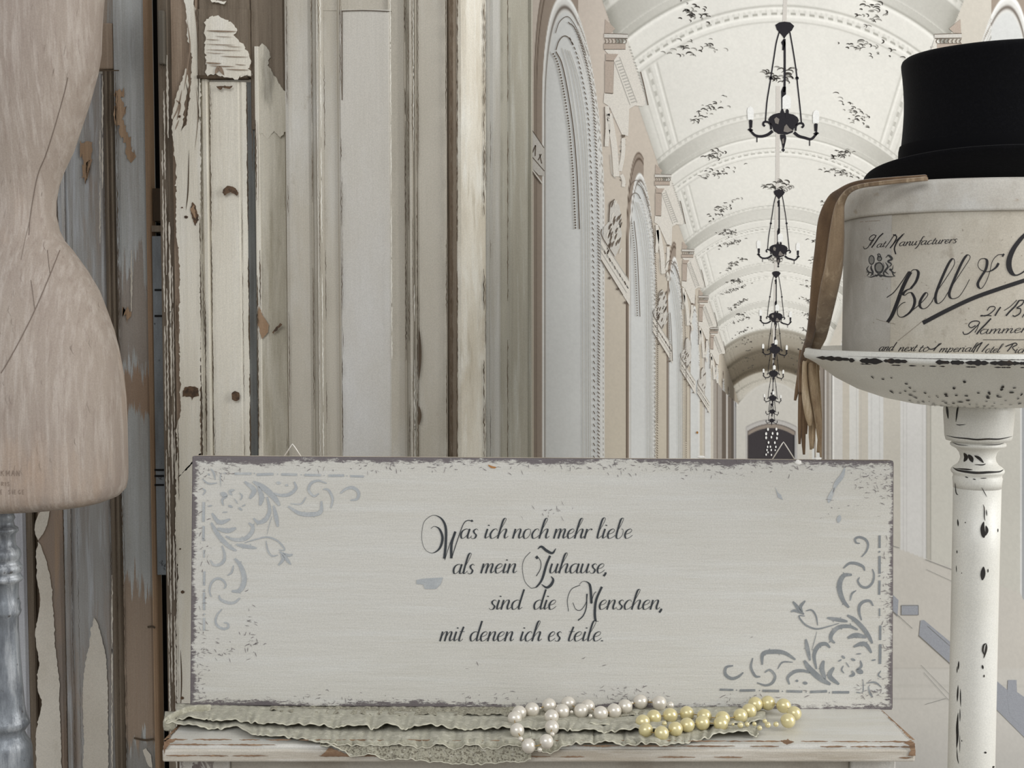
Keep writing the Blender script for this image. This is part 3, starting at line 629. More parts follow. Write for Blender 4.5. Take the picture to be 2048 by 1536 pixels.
# --- peeling cream door (B)
YB = 1.715
dB = thing('peeling_cream_door', (PX(460, YB), YB + .01, 0), 'old cream door with peeling paint, bare brown top and two dark knots', 'door')
prof([(324, 0), (326, 2), (338, 4), (344, 6), (350, 4), (354, 5)], YB, 'hinge_edge', p_bare2, dB)
prof([(352, 5), (354, 8), (396, 8), (401, 5)], YB, 'stile', p_bare, dB)
prof([(400, 2), (403, 6), (406, 3), (409, 2), (413, 6.5), (420, 7), (424, 2)], YB, 'moulding', p_cream, dB, z1=zat(152, YB))
prof([(424, 1.0), (427, 5), (482, 5), (485, 3.5), (490, 4.5), (499, 1)], YB, 'panel', p_cream, dB, z1=zat(165, YB))
prof([(497, 0), (500, 2), (512, 2), (515, 0)], YB, 'groove', p_groove, dB, z1=zat(165, YB))
prof([(514, 1), (517, 7), (523, 7.5), (527, 5)], YB, 'moulding', p_cream, dB, z1=zat(95, YB))
p_os = mat('paint_grey_cream', (196, 190, 174), .55, [((150, 142, 122), (30, 14, 3), .46, .66, .8), ((118, 112, 98), (24, 14, 4), .60, .70, .7), ((206, 202, 190), (60, 20, 5), .5, .7, .6)], ((160, 50, 10), .4))
prof([(525, 6.0), (543, 6.4), (556, 4.5), (574, 1)], YB, 'outer_stile', p_os, dB, z1=zat(190, YB))
prof([(404, 6), (406, 11), (506, 11), (509, 6)], YB, 'top_rail', p_bare2, dB, z0=zat(156, YB), z1=zat(22, YB))
prof([(406, 4), (410, 8), (504, 8), (508, 4)], YB, 'top_panel', p_bare2, dB, z0=zat(22, YB))
prof([(508, 2), (511, 5.2), (572, 5.2), (575, 2)], YB, 'top_block', p_bare2, dB, z0=zat(260, YB))
prof([(398, 3), (401, 8), (405, 8), (408, 3)], YB, 'edge_bead', p_bare, dB, z0=zat(160, YB))
MB().box(PX(405, YB), PX(504, YB), YB - .0125, YB, zat(160, YB), zat(154, YB)).build('drip_moulding', p_dark, dB)
fk = MB(); FK = lambda poly, d=.009, amp=1.0, step=4, th=.0012: flake(fk, poly, YB - d, th, step, amp, rng=rd)
# paint skin of the left stile
FK([(352, 470), (352, 330), (346, 285), (344, 232), (350, 200), (362, 165), (372, 135), (378, 165), (370, 205), (363, 262), (372, 250), (380, 190), (384, 120), (374, 70), (372, 20), (366, -10), (386, -12), (392, 30), (398, 90), (401, 160), (401, 400), (401, 912), (352, 960), (350, 935), (356, 900), (352, 860), (362, 820), (360, 780), (358, 640), (360, 560), (357, 500)])
FK([(352, 960), (401, 905), (401, 1440), (354, 1440), (352, 1250), (356, 1150), (350, 1060)], amp=.8)
FK([(411, 38), (432, 31), (462, 44), (475, 62), (470, 72), (486, 88), (497, 108), (503, 125), (497, 134), (506, 150), (470, 156), (440, 152), (413, 148), (410, 120), (410, 92), (409, 66)], d=.0115, amp=1.6)
FK([(420, -5), (445, 4), (452, 2), (448, 8), (424, 4)], d=.0115)
fk.raw('paint_flake', p_cream, dB, kind='stuff')
ck = MB()
for y, x0, x1, wd in ((61, 413, 474, 2.2), (78, 411, 440, 1), (88, 411, 470, 1), (99, 411, 485, 1), (112, 440, 497, 1.2), (125, 411, 443, 2.4), (131, 418, 470, 1.4), (138, 450, 499, 1.4), (72, 430, 465, .8), (105, 411, 450, .8), (92, 450, 484, .8), (128, 470, 492, 1.0)):
    stroke2d(ck, lambda x, y: P(x, y, YB - .0142), [(x0, y), ((x0 + x1) / 2, y + 1.5), (x1, y + 2)], leafw(wd * 1.4))
stroke2d(ck, lambda x, y: P(x, y, YB - .0142), [(430, 148), (438, 136), (448, 150)], leafw(9))
for ps, wd in (([(374, 40), (380, 90), (376, 130), (368, 180)], 3), ([(388, 10), (394, 60), (396, 120)], 2), ([(352, 200), (360, 210), (354, 240)], 4), ([(345, 240), (356, 216), (364, 180)], 3), ([(350, 260), (358, 240)], 2.5), ([(392, 170), (396, 230), (390, 300)], 1.5)):
    stroke2d(ck, lambda x, y: P(x, y, YB - .0105), ps, leafw(wd))
ck.raw('flake_crack', p_bare, dB, kind='stuff')
fk = MB(); FK([(515, 96), (524, 88), (534, 92), (540, 110), (536, 130), (548, 150), (560, 170), (574, 190), (574, 262), (560, 275), (548, 262), (534, 280), (524, 266), (515, 270), (512, 215), (514, 140)], d=.0062, amp=.8, th=.0005)
fk.raw('paint_flake', p_os, dB, kind='stuff')
kn = MB(); K = lambda ps, d=.0108, amp=.6, step=3: flake(kn, ps, YB - d, .0002, step, amp, rng=rd)
K([(446, 378), (455, 371), (468, 374), (478, 386), (474, 391), (462, 384), (448, 391), (444, 386)])
K([(365, 785), (370, 774), (382, 772), (396, 776), (398, 792), (388, 794), (385, 800), (381, 793), (366, 793)])
K([(463, 786), (470, 782), (479, 785), (479, 799), (472, 803), (464, 799)], amp=.3)
K([(380, 418), (385, 404), (392, 412), (397, 440), (391, 452), (384, 436)])
for c in ((359, 233, 3), (364, 415, 2), (372, 434, 4), (365, 1184, 4), (360, 1098, 2), (364, 1396, 4)): K([(c[0] + c[2] * math.cos(q), c[1] + .8 * c[2] * math.sin(q)) for q in np.arange(0, 6.2, 1)], amp=.3)
K([(543, 665), (560, 646), (564, 648), (555, 660), (546, 667)])
K([(432, 172), (465, 172), (460, 178), (446, 176), (440, 180)])
kn.raw('knot', mat('knot_brown', (98, 76, 56), .7, [((60, 46, 34), (200, 200, 200), .45, .6, .9)]), dB, kind='stuff')
K2 = MB(); flake(K2, [(517, 612), (526, 632), (538, 650), (536, 664), (524, 678), (518, 660), (514, 640)], YB - .009, .0004, 3, .6, rng=rd); 
flake(K2, [(380, 418), (388, 410), (392, 440), (386, 430)], YB - .0109, .0002, 3, .6, rng=rd)
K2.raw('rust_stain', p_rawbrown, dB, kind='stuff')
wl = MB()
for x, y0, y1, wd, dn in ((402, 155, 940, 3.2, .85), (407, 155, 940, 2.0, .7), (410, 600, 940, 4, .9), (424.5, 170, 940, 3, 1), (427, 170, 940, 1.2, .6), (486, 400, 940, 1.4, .9), (498, 170, 940, 4.5, .9), (515, 240, 940, 4, .9), (521, 500, 940, 4, .6), (353, 300, 940, 3, .6), (338, -10, 1430, 3.5, .8), (331, -10, 1430, 2.5, .8), (577, -10, 940, 3.0, 1), (403, -10, 155, 2, 1), (508, -10, 300, 3, 1)):
    wearline(wl, x, YB, y0, y1, wd, dn, d=.0128, lean=LEAN(x))
for ps in ([(362, 262), (372, 235), (376, 190), (372, 165)], [(372, 420), (376, 380), (378, 300)], [(361, 1300), (363, 1360), (361, 1420)]): stroke2d(wl, lambda x, y: P(x, y, YB - .0106), ps, leafw(2.5))
wl.raw('worn_edge', p_dark, dB, kind='stuff')
ch = MB()
for x, y0, y1, wd in ((341, 110, 1430, 7), (334, 140, 1400, 5), (329, 300, 1400, 5), (346, 400, 1400, 3), (517, 240, 700, 5)): wearline(ch, x, YB, y0, y1, wd, .8, d=.0126, lean=LEAN(x))
ch.raw('paint_chip', p_chipw, dB, kind='stuff')

# --- hinge strip and an added black board for the shade between the doors
YG = 1.80
dG = thing('gap_shade_board', (PX(320, YG), YG, 0), 'black board added for the shade in the narrow gap between the blue-grey and the cream door', 'board')
MB().box(PX(296, YG), PX(345, YG), YG, YG + .02, 0, ZT).build('board', p_black, dG)  # black sheet added so the gap reads as deep shade
gs = mat('paint_slate_blue', (132, 138, 142), .6, [((100, 104, 106), (40, 30, 8), .4, .66, .8), ((40, 40, 42), (90, 90, 60), .66, .70, .8)])
MB().box(PX(306, YG - .07), PX(334, YG - .07), YG - .07, YG, PZ(1130, YG), PZ(478, YG)).build('slate_strip', gs, dG, bevel=.001)
MB().box(PX(306, YG - .072), PX(334, YG - .072), YG - .072, YG, PZ(470, YG), PZ(458, YG)).build('latch', p_bare2, dG)
MB().box(PX(306, YG - .06), PX(334, YG - .06), YG - .06, YG, PZ(448, YG), PZ(385, YG)).build('lock_block', p_dark, dG)
bs = MB()
for y in (580, 970, 632, 940, 952): bs.add([P(x_, y_, YG - .0705) for x_, y_ in ((309, y - 2), (328, y - 2), (328, y + 2), (309, y + 2))], [(0, 1, 2, 3)])
bs.raw('strip_notch', p_black, dG, kind='stuff')
MB().box(PX(324, YG - .1), PX(337, YG - .1), YG - .10, YG - .08, PZ(128, YG - .1), PZ(20, YG - .1)).build('hinge', mat('rusty_hinge', (96, 90, 80), .6, streaks((52, 46, 40), (140, 134, 122))), dG, bevel=.002)

# --- weathered blue-grey door (A)
YA = 1.74
dA = thing('blue_grey_door', (PX(190, YA), YA + .01, 0), 'weathered blue-grey panelled door with bare brown wood, behind the dress form', 'door')
za_ = lambda y: zat(y, YA)
p_blue_s = mat('paint_blue_grey_stile', (172, 174, 172), .6, [((146, 140, 132), (50, 20, 2.2), .46, .66, .7), ((190, 193, 194), (110, 20, 5), .5, .68, .6), ((124, 114, 104), (190, 30, 9), .62, .76, .5)], ((260, 50, 9), .5), zones=((za_(740), za_(540), (142, 130, 118), .8, .06), (za_(820), za_(735), (150, 122, 96), .85, .03), (za_(1480), za_(1170), (144, 122, 100), .85, .05), (-1, za_(1480), (128, 124, 118), .8, .03)))
prof([(238, 2), (240, 8), (250, 10), (275, 11), (296, 10), (302, 7), (307, 3)], YA, 'stile', p_blue_s, dA, depth=.02)
prof([(300, 10.0), (302, 10.2), (307, 9), (309, 7)], YA, 'arris', p_rawbrown, dA)
prof([(214, 0), (218, 4), (222, 6), (226, 3), (232, 7), (236, 4), (239, 2)], YA, 'moulding', p_bare2, dA, z1=zat(142, YA))
prof([(118, 1), (122, 5), (130, 5), (135, 1)], YA, 'moulding', p_blue2, dA, z1=zat(142, YA))
prof([(134, 0), (140, 3), (208, 3), (215, 0)], YA, 'panel', p_blue2, dA, z1=zat(148, YA))
prof([(70, 6), (74, 8), (114, 8), (119, 4)], YA, 'stile', mat('bare_wood_pinkish', (140, 124, 110), .7, [((118, 114, 110), (20, 12, 3), .45, .65, .9), ((160, 136, 112), (70, 20, 4), .5, .7, .8)], ((260, 50, 9), .5)), dA)
MB().box(PX(119, YA), PX(239, YA), YA - .007, YA + .012, zat(140, YA), zat(48, YA)).build('rail', p_bare, dA, bevel=.002)
MB().box(PX(119, YA), PX(239, YA), YA - .002, YA + .012, zat(48, YA), ZT).build('top_panel', p_blue, dA)
MB().box(PX(119, YA), PX(239, YA), YA - .007, YA + .012, 0.0, .12).build('bottom_rail', p_blue, dA, bevel=.002)
fk = MB(); FA = lambda ps, d=.009, amp=.9, step=4: flake(fk, ps, YA - d, .0012, step, amp, rng=rd)
FA([(76, 1030), (82, 1022), (99, 1018), (98, 1030), (94, 1050), (86, 1068), (76, 1080), (70, 1068), (69, 1050)], amp=.3)
FA([(76, 1084), (84, 1096), (92, 1120), (99, 1148), (104, 1180), (105, 1210), (108, 1240), (110, 1290), (116, 1340), (120, 1370), (118, 1400), (121, 1440), (122, 1480), (123, 1540), (72, 1540), (72, 1470), (76, 1440), (82, 1420), (83, 1400), (76, 1382), (74, 1350), (79, 1330), (73, 1290), (70, 1265), (75, 1240), (81, 1200), (74, 1160), (72, 1110)], amp=.6)
FA([(188, 1236), (192, 1240), (197, 1252), (202, 1270), (207, 1292), (211, 1310), (214, 1340), (216, 1400), (217, 1540), (166, 1540), (168, 1480), (165, 1400), (168, 1340), (172, 1318), (179, 1290), (181, 1260)], d=.0045, amp=.7)
FA([(285, 1500), (292, 1498), (302, 1510), (305, 1536), (298, 1534), (290, 1515)], d=.0115, amp=.6)
for x, y0, y1, wd in ((205, 150, 420, 5), (232, 1010, 1070, 8), (224, 1150, 1500, 5), (265, 320, 400, 5), (263, 500, 640, 6), (124, 1160, 1500, 4), (200, 260, 380, 4)):
    wearline(fk, x, YA, y0, y1, wd, .7, d=.0118)
fk.raw('paint_flake', p_chipw, dA, kind='stuff')
bf = MB(); FB = lambda ps, d=.0112: bf.prism(*(lambda q: ([P(x, y, YA - d - .0003) for x, y in q], [P(x, y, YA - d) for x, y in q]))(rag(ps, 4, 1.3, rd, 3.5)))
FB([(231, 176), (248, 180), (247, 192), (240, 196), (252, 215), (251, 228), (245, 236), (252, 262), (262, 280), (264, 300), (272, 315), (262, 322), (254, 318), (250, 290), (238, 262), (230, 240), (228, 225), (232, 210), (228, 195)])
FB([(246, 618), (256, 616), (262, 630), (254, 640), (247, 632)])
FB([(160, 284), (182, 280), (185, 300), (182, 325), (172, 326), (174, 350), (170, 372), (166, 350), (165, 320), (160, 300)], d=.0045)
bf.raw('bare_patch', p_rawbrown, dA, kind='stuff')
wl = MB()
for x, wd in ((238, 3), (241, 1.2), (226, 2), (134, 2), (119, 2.4), (214, 2), (147, 1.2)): wearline(wl, x, YA, 142, 1540, wd, .9, d=.0115, lean=LEAN(x))
stroke2d(wl, lambda x, y: P(x, y, YA - .0128), [(198, 141), (220, 141), (238, 141)], 2.5)  # dark line painted as the shadow edge under the rail
for ps in ([(295, 1254), (305, 1253), (310, 1256)], [(268, 1476), (290, 1480), (308, 1478)]): stroke2d(wl, lambda x, y: P(x, y, YA - .0128), ps, 4)
wl.raw('worn_edge', p_dark, dA, kind='stuff')

# --- third door on the far left
YL = 1.78
dL = thing('grey_brown_door', (PX(20, YL), YL, 0), 'far left door edge, whitewashed beside a dark brown strip, behind the turned pole', 'door')
p_ww = mat('whitewashed_wood', (190, 192, 196), .6, streaks((160, 160, 166), (204, 206, 210)), ((200, 50, 9), .4))
prof([(-70, 4), (-60, 8), (40, 8), (45, 5)], YL, 'board', p_ww, dL)
prof([(45, 4), (48, 7), (58, 5), (60, 2)], YL, 'edge_strip', p_bare2, dL)
prof([(60, -2), (73, -2)], YL, 'groove', p_dark, dL)
# ------------------------------------------------------------ console table
YF = 1.313; YBK = 1.62
xl, xr = PX(325, YF, 1490), PX(1830, YF, 1490)
p_tab = mat('paint_table', (202, 200, 192), .38, [((186, 182, 170), (3, 12, 12), .44, .68, .7), ((212, 213, 212), (4, 30, 30), .5, .7, .6)], ((10, 160, 160), .25), spec=.5)
p_tedge = mat('paint_table_edge', (196, 190, 178), .5, [((170, 160, 144), (8, 60, 90), .44, .66, .8), ((214, 210, 202), (14, 60, 160), .5, .68, .6)], ((20, 160, 200), .4))
p_rub = mat('rubbed_brown_wood', (140, 112, 88), .6, [((108, 84, 64), (30, 60, 200), .42, .62, .8), ((168, 140, 112), (60, 60, 160), .5, .66, .8)])
p_leg = mat('paint_leg_chipped', (206, 204, 198), .55, [((88, 72, 76), (52, 52, 26), .60, .635, .95, .8), ((186, 180, 170), (30, 30, 8), .4, .7, .7)], ((90, 90, 60), .5))
tab = thing('console_table', ((xl + xr) / 2, (YF + YBK) / 2, 0), 'white shabby console table with rubbed brown edges carrying the painted sign', 'table')
tth = (1513 - 1479) / 2500 * YF
MB().box(xl, xr, YF, YBK, TZ - tth * .80, TZ).build('table_top', p_tab, tab, bevel=.003)
MB().box(xl - .0, xr + .0, YF - .002, YBK, TZ - tth * 1.02, TZ - tth * .26).build('edge_moulding', p_tedge, tab, bevel=.002)
lx0, lx1 = PX(358, YF + .03, 1530), PX(458, YF + .03, 1530); rx0, rx1 = PX(1702, YF + .03, 1530), PX(1792, YF + .03, 1530)
for a, b_ in ((lx0, lx1), (rx0, rx1)):
    for y in (YF + .03, YBK - .075): MB().box(a, b_, y, y + .045, 0, TZ - tth).build('leg', p_leg, tab, bevel=.002)
MB().box(lx1, rx0, YF + .036, YF + .055, TZ - .13, TZ - tth).build('apron', mat('paint_apron', (186, 181, 170), .5, [((150, 140, 126), (12, 30, 30), .5, .68, .6), ((96, 76, 66), (30, 30, 40), .70, .73, .8)]), tab, bevel=.002)
for a in (lx0 + .01, rx1 - .03): MB().box(a, a + .02, YF + .075, YBK - .075, TZ - .13, TZ - tth).build('side_rail', p_leg, tab)
wr = MB(); rt_ = random.Random(3)
def hwear(mb, y, x0, x1, wd, dens, dy, Y, sl=0.003):
    x = x0
    while x < x1:
        L = rt_.uniform(20, 120); L = min(L, x1 - x)
        if rt_.random() < dens and L > 8:
            n = int(L / 5) + 1; A = []; B = []
            for k in range(n + 1):
                t = k / n; q = wd * (.25 + .75 * math.sin(math.pi * t)) * rt_.uniform(.6, 1.3); xx = x + L * t; yy = y + sl * (xx - 325) + rt_.gauss(0, .3)
                A.append(P(xx, yy - q / 2, Y)); B.append(P(xx, yy + q / 2, Y))
            mb.strip(A, B)
        x += L * rt_.uniform(.9, 1.3)
hwear(wr, 1479, 332, 1828, 3.0, .9, 0, YF - .0006); hwear(wr, 1489, 332, 1828, 3.2, .85, 0, YF - .0028); hwear(wr, 1511, 332, 1826, 3.0, .75, 0, YF - .0028)
def fpl(ps, Y=YF - .003, amp=.6): flake(wr, ps, Y, .0002, 3, amp, rng=rt_)
fpl([(328, 1484), (340, 1477), (352, 1480), (338, 1489), (330, 1500), (328, 1511), (326, 1500)]); fpl([(1806, 1486), (1822, 1480), (1830, 1488), (1831, 1512), (1815, 1511), (1822, 1500), (1818, 1490)])
fpl([(642, 1512), (660, 1495), (672, 1500), (700, 1510), (770, 1510), (771, 1513)], YF - .0031)
fpl([(1560, 1482), (1575, 1478), (1590, 1484), (1574, 1489)])
# rubbed side arris of the top
for (xa, xb, sg) in ((1765, 1830, -1), (385, 327, 1)):
    A = []; B = []
    for k in range(40):
        t = k / 39; y = 1421 + (1480 - 1421) * t; x = xa + (xb - xa) * t; q = (2.5 + 6 * t) * rt_.uniform(.3, 1.2)
        A.append(onz(x - sg * .2, y, TZ + .0004)); B.append(onz(x + sg * q, y, TZ + .0004))
    wr.strip(A, B)
wr.raw('rubbed_edge', p_rub, tab, kind='stuff')

# ------------------------------------------------------------ painted sign
def lerp(a, b_, t): return a + (b_ - a) * t
cTL, cTR, cBL, cBR = P(391, 913, 1.4526), P(1778, 921, 1.4526), P(380, 1411, 1.434), P(1785, 1420, 1.434)
ex = (cBR - cBL).normalized(); ez = ((cTL - cBL) + (cTR - cBR)).normalized(); ez = (ez - ex * ez.dot(ex)).normalized(); en = ex.cross(ez); en = en if en.y < 0 else -en
sgn = thing('painted_sign', tuple((cBL + cBR) / 2), 'long white distressed sign board with German script lettering leaning on the table', 'sign')
p_sign = mat('sign_white', (213, 211, 203), .55, [((202, 199, 189), (3, 3, 9), .42, .66, .7), ((222, 222, 218), (4, 10, 60), .5, .7, .6), ((192, 188, 176), (8, 20, 150), .60, .75, .35)], ((16, 60, 220), .35), spec=.25)
# flat board in its own frame so that the wear follows its rim
bw_ = (cBR - cBL).length; bh_ = ((cTL - cBL).length + (cTR - cBR).length) / 2
p_signw = mat('sign_white_worn', (202, 200, 193), .55, [((192, 189, 179), (3, 3, 9), .42, .66, .7), ((209, 209, 205), (4, 10, 60), .5, .7, .6), ((192, 188, 176), (8, 20, 150), .60, .75, .35)], ((16, 60, 220), .35), spec=.25, edge=(0, bw_, 0, bh_, .0085, (92, 84, 88)))
lb_ = MB().box(0, bw_, 0, .018, 0, bh_)
bo = lb_.build('board', p_signw, sgn, bevel=.0012)
Mx = Matrix((ex, -en, ez)).transposed().to_4x4(); Mx.translation = cBL
bo.matrix_local = Matrix.Translation(-wloc(sgn)) @ Mx
eg = MB(); pS = lambda d: (lambda x, y: hit(x, y, cBL + en * d, en))
te = lambda x0, x1, y0, y1, d0, d1, q=.0003: [cBL + ex * a + ez * (bh_ + q) - en * b_ for a, b_ in ((x0, d0), (x1, d0), (x1, d1), (x0, d1))]
eg.add(te(.002, bw_ - .002, 0, 0, .002, .017), [(0, 1, 2, 3)]); eg.add([cBL + ex * (bw_ + .0003) + ez * a - en * b_ for a, b_ in ((.002, .001), (bh_ - .002, .001), (bh_ - .002, .017), (.002, .017))], [(0, 1, 2, 3)])
eg.raw('edge_band', mat('raw_board_edge', (206, 196, 182), .6, [((150, 132, 116), (14, 60, 60), .5, .66, .7)]), sgn)
for cx, yb, h_, wd in ((585, 913, 25, 38), (1567, 917, 33, 46)):
    y_ = 1.462; pts = [P(cx - wd / 2, yb + 3, y_), P(cx - 3, yb - h_ + 4, y_), P(cx, yb - h_, y_), P(cx + 3, yb - h_ + 4, y_), P(cx + wd / 2, yb + 3, y_)]
    MB().tube(pts, .0007, 8).build('hanger', mat('hanger_wire', (226, 222, 214), .35, metal=.3), sgn, smooth=True)
    MB().box(pts[0].x, pts[-1].x, 1.4685, 1.4715, pts[0].z - .012, pts[0].z).build('hanger_plate', p_bare2, sgn)
ink_l = mat('letter_blue_black', (52, 56, 60), .6); sten_d = mat('stencil_grey', (128, 132, 134), .6, [((160, 162, 162), (60, 60, 60), .5, .7, .7)]); sten_l = mat('stencil_pale_grey', (168, 172, 174), .6, [((192, 194, 192), (60, 60, 60), .5, .7, .7)])
lt = MB(); pr = pS(.0006); Z2 = lambda p: (800 + p[0] / 3.413, 1000 + p[1] / 3.413); q = 3.413
rows = [('as', 405, 530, 263), ('ich', 572, 738, 263), ('noch', 765, 1020, 263), ('mehr', 1045, 1300, 263), ('liebe', 1338, 1585, 263), ('als', 355, 505, 504), ('mein', 548, 798, 500), ('uhause,', 1015, 1420, 500),
        ('sind', 605, 832, 748), ('die', 905, 1065, 748), ('enschen,', 1352, 1800, 748), ('mit', 268, 432, 964), ('denen', 470, 778, 964), ('ich', 815, 968, 964), ('es', 1005, 1100, 964), ('teile.', 1140, 1400, 964)]
for tx, a, b_, bs_ in rows: word(lt, pr, tx, 800 + a / q, 800 + b_ / q - 4, 1000 + bs_ / q, 66 / q, .26, .9, 3.7)
caps = [([(210,195),(235,180),(270,200),(290,260),(270,330),(220,362),(170,335),(148,260),(160,160),(200,115),(240,105),(285,130),(312,190),(312,300),(302,400)], 'p'), ([(305,410),(340,300),(375,215)], 1.2), ([(378,215),(352,300),(350,398)], 'p'), ([(352,398),(390,280),(430,170),(460,140),(500,145)], 1.6), ([(486,138),(494,146)], 4),
        ([(890,355),(850,400),(835,460),(850,550),(890,598),(912,600)], 1.0), ([(940,335),(965,318),(1000,345),(1040,362),(1065,330)], 'w'), ([(935,380),(960,420),(958,470),(930,520)], 1.4), ([(928,385),(940,400)], 5), ([(1025,380),(1000,440),(970,540),(935,590),(912,600)], 'p'), ([(965,575),(1000,597),(1030,580),(1046,545),(1030,520)], 'w'),
        ([(1150,760),(1143,680),(1170,610),(1230,580)], 1.2), ([(1225,575),(1250,555),(1285,565),(1300,600),(1307,705)], 'p'), ([(1180,700),(1200,745),(1235,750),(1270,700),(1280,640)], 1.2), ([(1275,640),(1272,730),(1250,790),(1215,822)], 2.2), ([(1378,592),(1340,680),(1330,760),(1335,820),(1355,828)], 'p'), ([(1305,710),(1320,650),(1338,625)], 1.2)]
for ps, k in caps: stroke2d(lt, pr, [Z2(p) for p in ps], penw(.8, 5.0) if k == 'p' else leafw(5.5) if k == 'w' else k, 8)
lt.raw('lettering', ink_l, sgn, label='dark script lettering in four lines')
Z3 = lambda p: (1350 + p[0] / 2.925, 880 + p[1] / 2.925)
ST = [([(1082,605),(1060,600),(1055,578),(1080,568),(1115,582),(1130,612),(1120,650),(1092,684)],14),([(985,750),(1020,722),(1060,722),(1100,740),(1110,765)],17),([(1155,755),(1165,790),(1155,835),(1125,862),(1090,855),(1070,825),(1080,803)],14),([(1035,788),(990,792),(966,830),(964,880),(985,940),(1018,980)],30),([(1060,880),(1035,900),(1025,940)],11),([(1160,970),(1140,942),(1105,945),(1080,970),(1078,1010),(1092,1055)],18),([(1008,1025),(1050,1050),(1100,1100),(1135,1150),(1155,1190)],26),([(890,1040),(930,1047),(975,1055),(1010,1062)],22),([(960,1072),(900,1090),(830,1105),(770,1085),(735,1050),(728,1028),(760,1030)],10),([(765,1000),(800,995),(825,1030),(835,1085)],10),
      ([(755,1020),(730,1000),(710,970),(690,945)],20),([(745,1005),(735,975),(762,940)],18),([(735,1012),(700,998),(678,1005)],15),([(1070,1110),(1020,1090),(960,1095),(920,1130),(912,1165),(935,1188)],24),([(1010,1158),(1060,1142),(1120,1155)],28),([(1045,1210),(1090,1192),(1120,1200),(1150,1245)],26),([(830,1120),(815,1180),(800,1230)],4),([(765,1165),(775,1220),(790,1290)],24),([(908,1215),(880,1192),(840,1205),(814,1260),(828,1340)],24),([(755,1290),(790,1340),(850,1395),(910,1430)],34),([(870,1290),(860,1340),(880,1400)],28),([(930,1330),(905,1380),(960,1430)],28),([(510,1315),(515,1252),(570,1238),(640,1245),(705,1285)],26),([(455,1275),(445,1330),(470,1380),(500,1385)],15),([(600,1340),(630,1300),(690,1300)],9),([(525,1360),(555,1345),(585,1380),(570,1420),(530,1435),(480,1420)],16),
      ([(340,1320),(300,1330),(295,1370),(330,1395),(370,1385),(400,1360)],19),([(670,1430),(660,1390),(700,1355),(750,1350),(790,1362)],20),([(705,1408),(722,1410)],14),([(748,1420),(775,1424)],18),([(975,1262),(995,1278)],14),([(1030,1280),(1055,1290)],14),([(1085,1290),(1090,1325),(1060,1345)],14),([(1062,1345),(1100,1362)],30),([(1035,1350),(1045,1372),(1020,1382)],18),([(985,1320),(975,1345),(990,1365)],9),([(1060,1252),(1090,1250)],7),([(955,1295),(975,1285)],8),([(1000,1300),(1020,1330)],7),
      ([(1120,1422),(1170,1418),(1208,1445)],10),([(1132,1440),(1140,1480),(1158,1505)],11),([(1100,1400),(1102,1460),(1095,1480)],6),([(1060,1475),(1085,1480)],7),([(1165,1465),(1172,1478)],10),([(1150,1290),(1175,1285)],9),([(1205,1350),(1190,1375),(1208,1390)],9)]
BARS = [((1197,558),(1197,632),13),((1197,678),(1197,782),14),((1197,822),(1195,905),13),((1197,985),(1197,1030),9),((1201,1085),(1200,1170),14),((1201,1195),(1199,1310),16),((1194,650),(1198,658),12),((1194,792),(1198,799),11),((262,1460),(342,1462),12),((378,1466),(470,1464),14),((512,1467),(610,1469),14),((652,1470),(745,1472),14),((790,1474),(890,1470),15),((920,1476),(1020,1476),14),((358,1463),(364,1463),7),((492,1466),(498,1466),7),((626,1470),(632,1470),7),((764,1474),(770,1474),7),((900,1478),(906,1478),8)]
rs = random.Random(8)
for rot, m_, nm in ((0, sten_d, 'darker grey stencilled scroll corner, bottom right'), (1, sten_l, 'pale grey stencilled scroll corner, top left')):
    mb = MB(); T = (lambda p: Z3(p)) if not rot else (lambda p: (2 * 1083.7 - Z3(p)[0], 2 * 1166 - Z3(p)[1]))
    for ps, wd in ST:
        stroke2d(mb, pS(.0005), [T(p) for p in ps], (lambda w_: (lambda t, a, b: w_ / 2.925 * (.15 + .85 * math.sin(math.pi * min(1, t * .9 + .05)) ** .7)))(wd), 7)
        if wd > 20:   # leaf serrations
            c = cr([T(p) for p in ps], 6)
            for j in range(5, len(c) - 5, 5):
                dx, dy = c[j + 1][0] - c[j - 1][0], c[j + 1][1] - c[j - 1][1]; l = math.hypot(dx, dy) or 1; s_ = 1 if (j // 5) % 2 else -1
                if rs.random() < .7: stroke2d(mb, pS(.00052), [c[j], (c[j][0] + (dx / l * 3 - s_ * dy / l * 7) , c[j][1] + (dy / l * 3 + s_ * dx / l * 7))], lambda t, a, b: 4 * (1 - t) + .3, 3)
    for a, b_, wd in BARS: stroke2d(mb, pS(.0005), [T(a), T(((a[0] + b_[0]) / 2, (a[1] + b_[1]) / 2)), T(b_)], wd / 2.925, 3)
    mb.raw('stencil_scroll', m_, sgn, label=nm, kind=None)
sm = MB()
sm.add([pS(.0005)(x, y) for x, y in [(833,1160),(848,1157),(886,1155),(882,1168),(872,1178),(850,1178),(846,1169),(833,1168)]], [list(range(8))])
sm.add([pS(.0005)(x, y) for x, y in [(1550,973),(1556,985),(1562,990),(1566,1000),(1556,995)]], [list(range(5))])
for ps in ([(1690,935),(1684,952),(1672,968),(1666,985)], [(1669,975),(1660,995),(1657,1006)], [(1680,1030),(1676,1046)]): stroke2d(sm, pS(.0005), ps, leafw(9), 5)
sm.raw('paint_smudge', sten_l, sgn, kind='stuff')
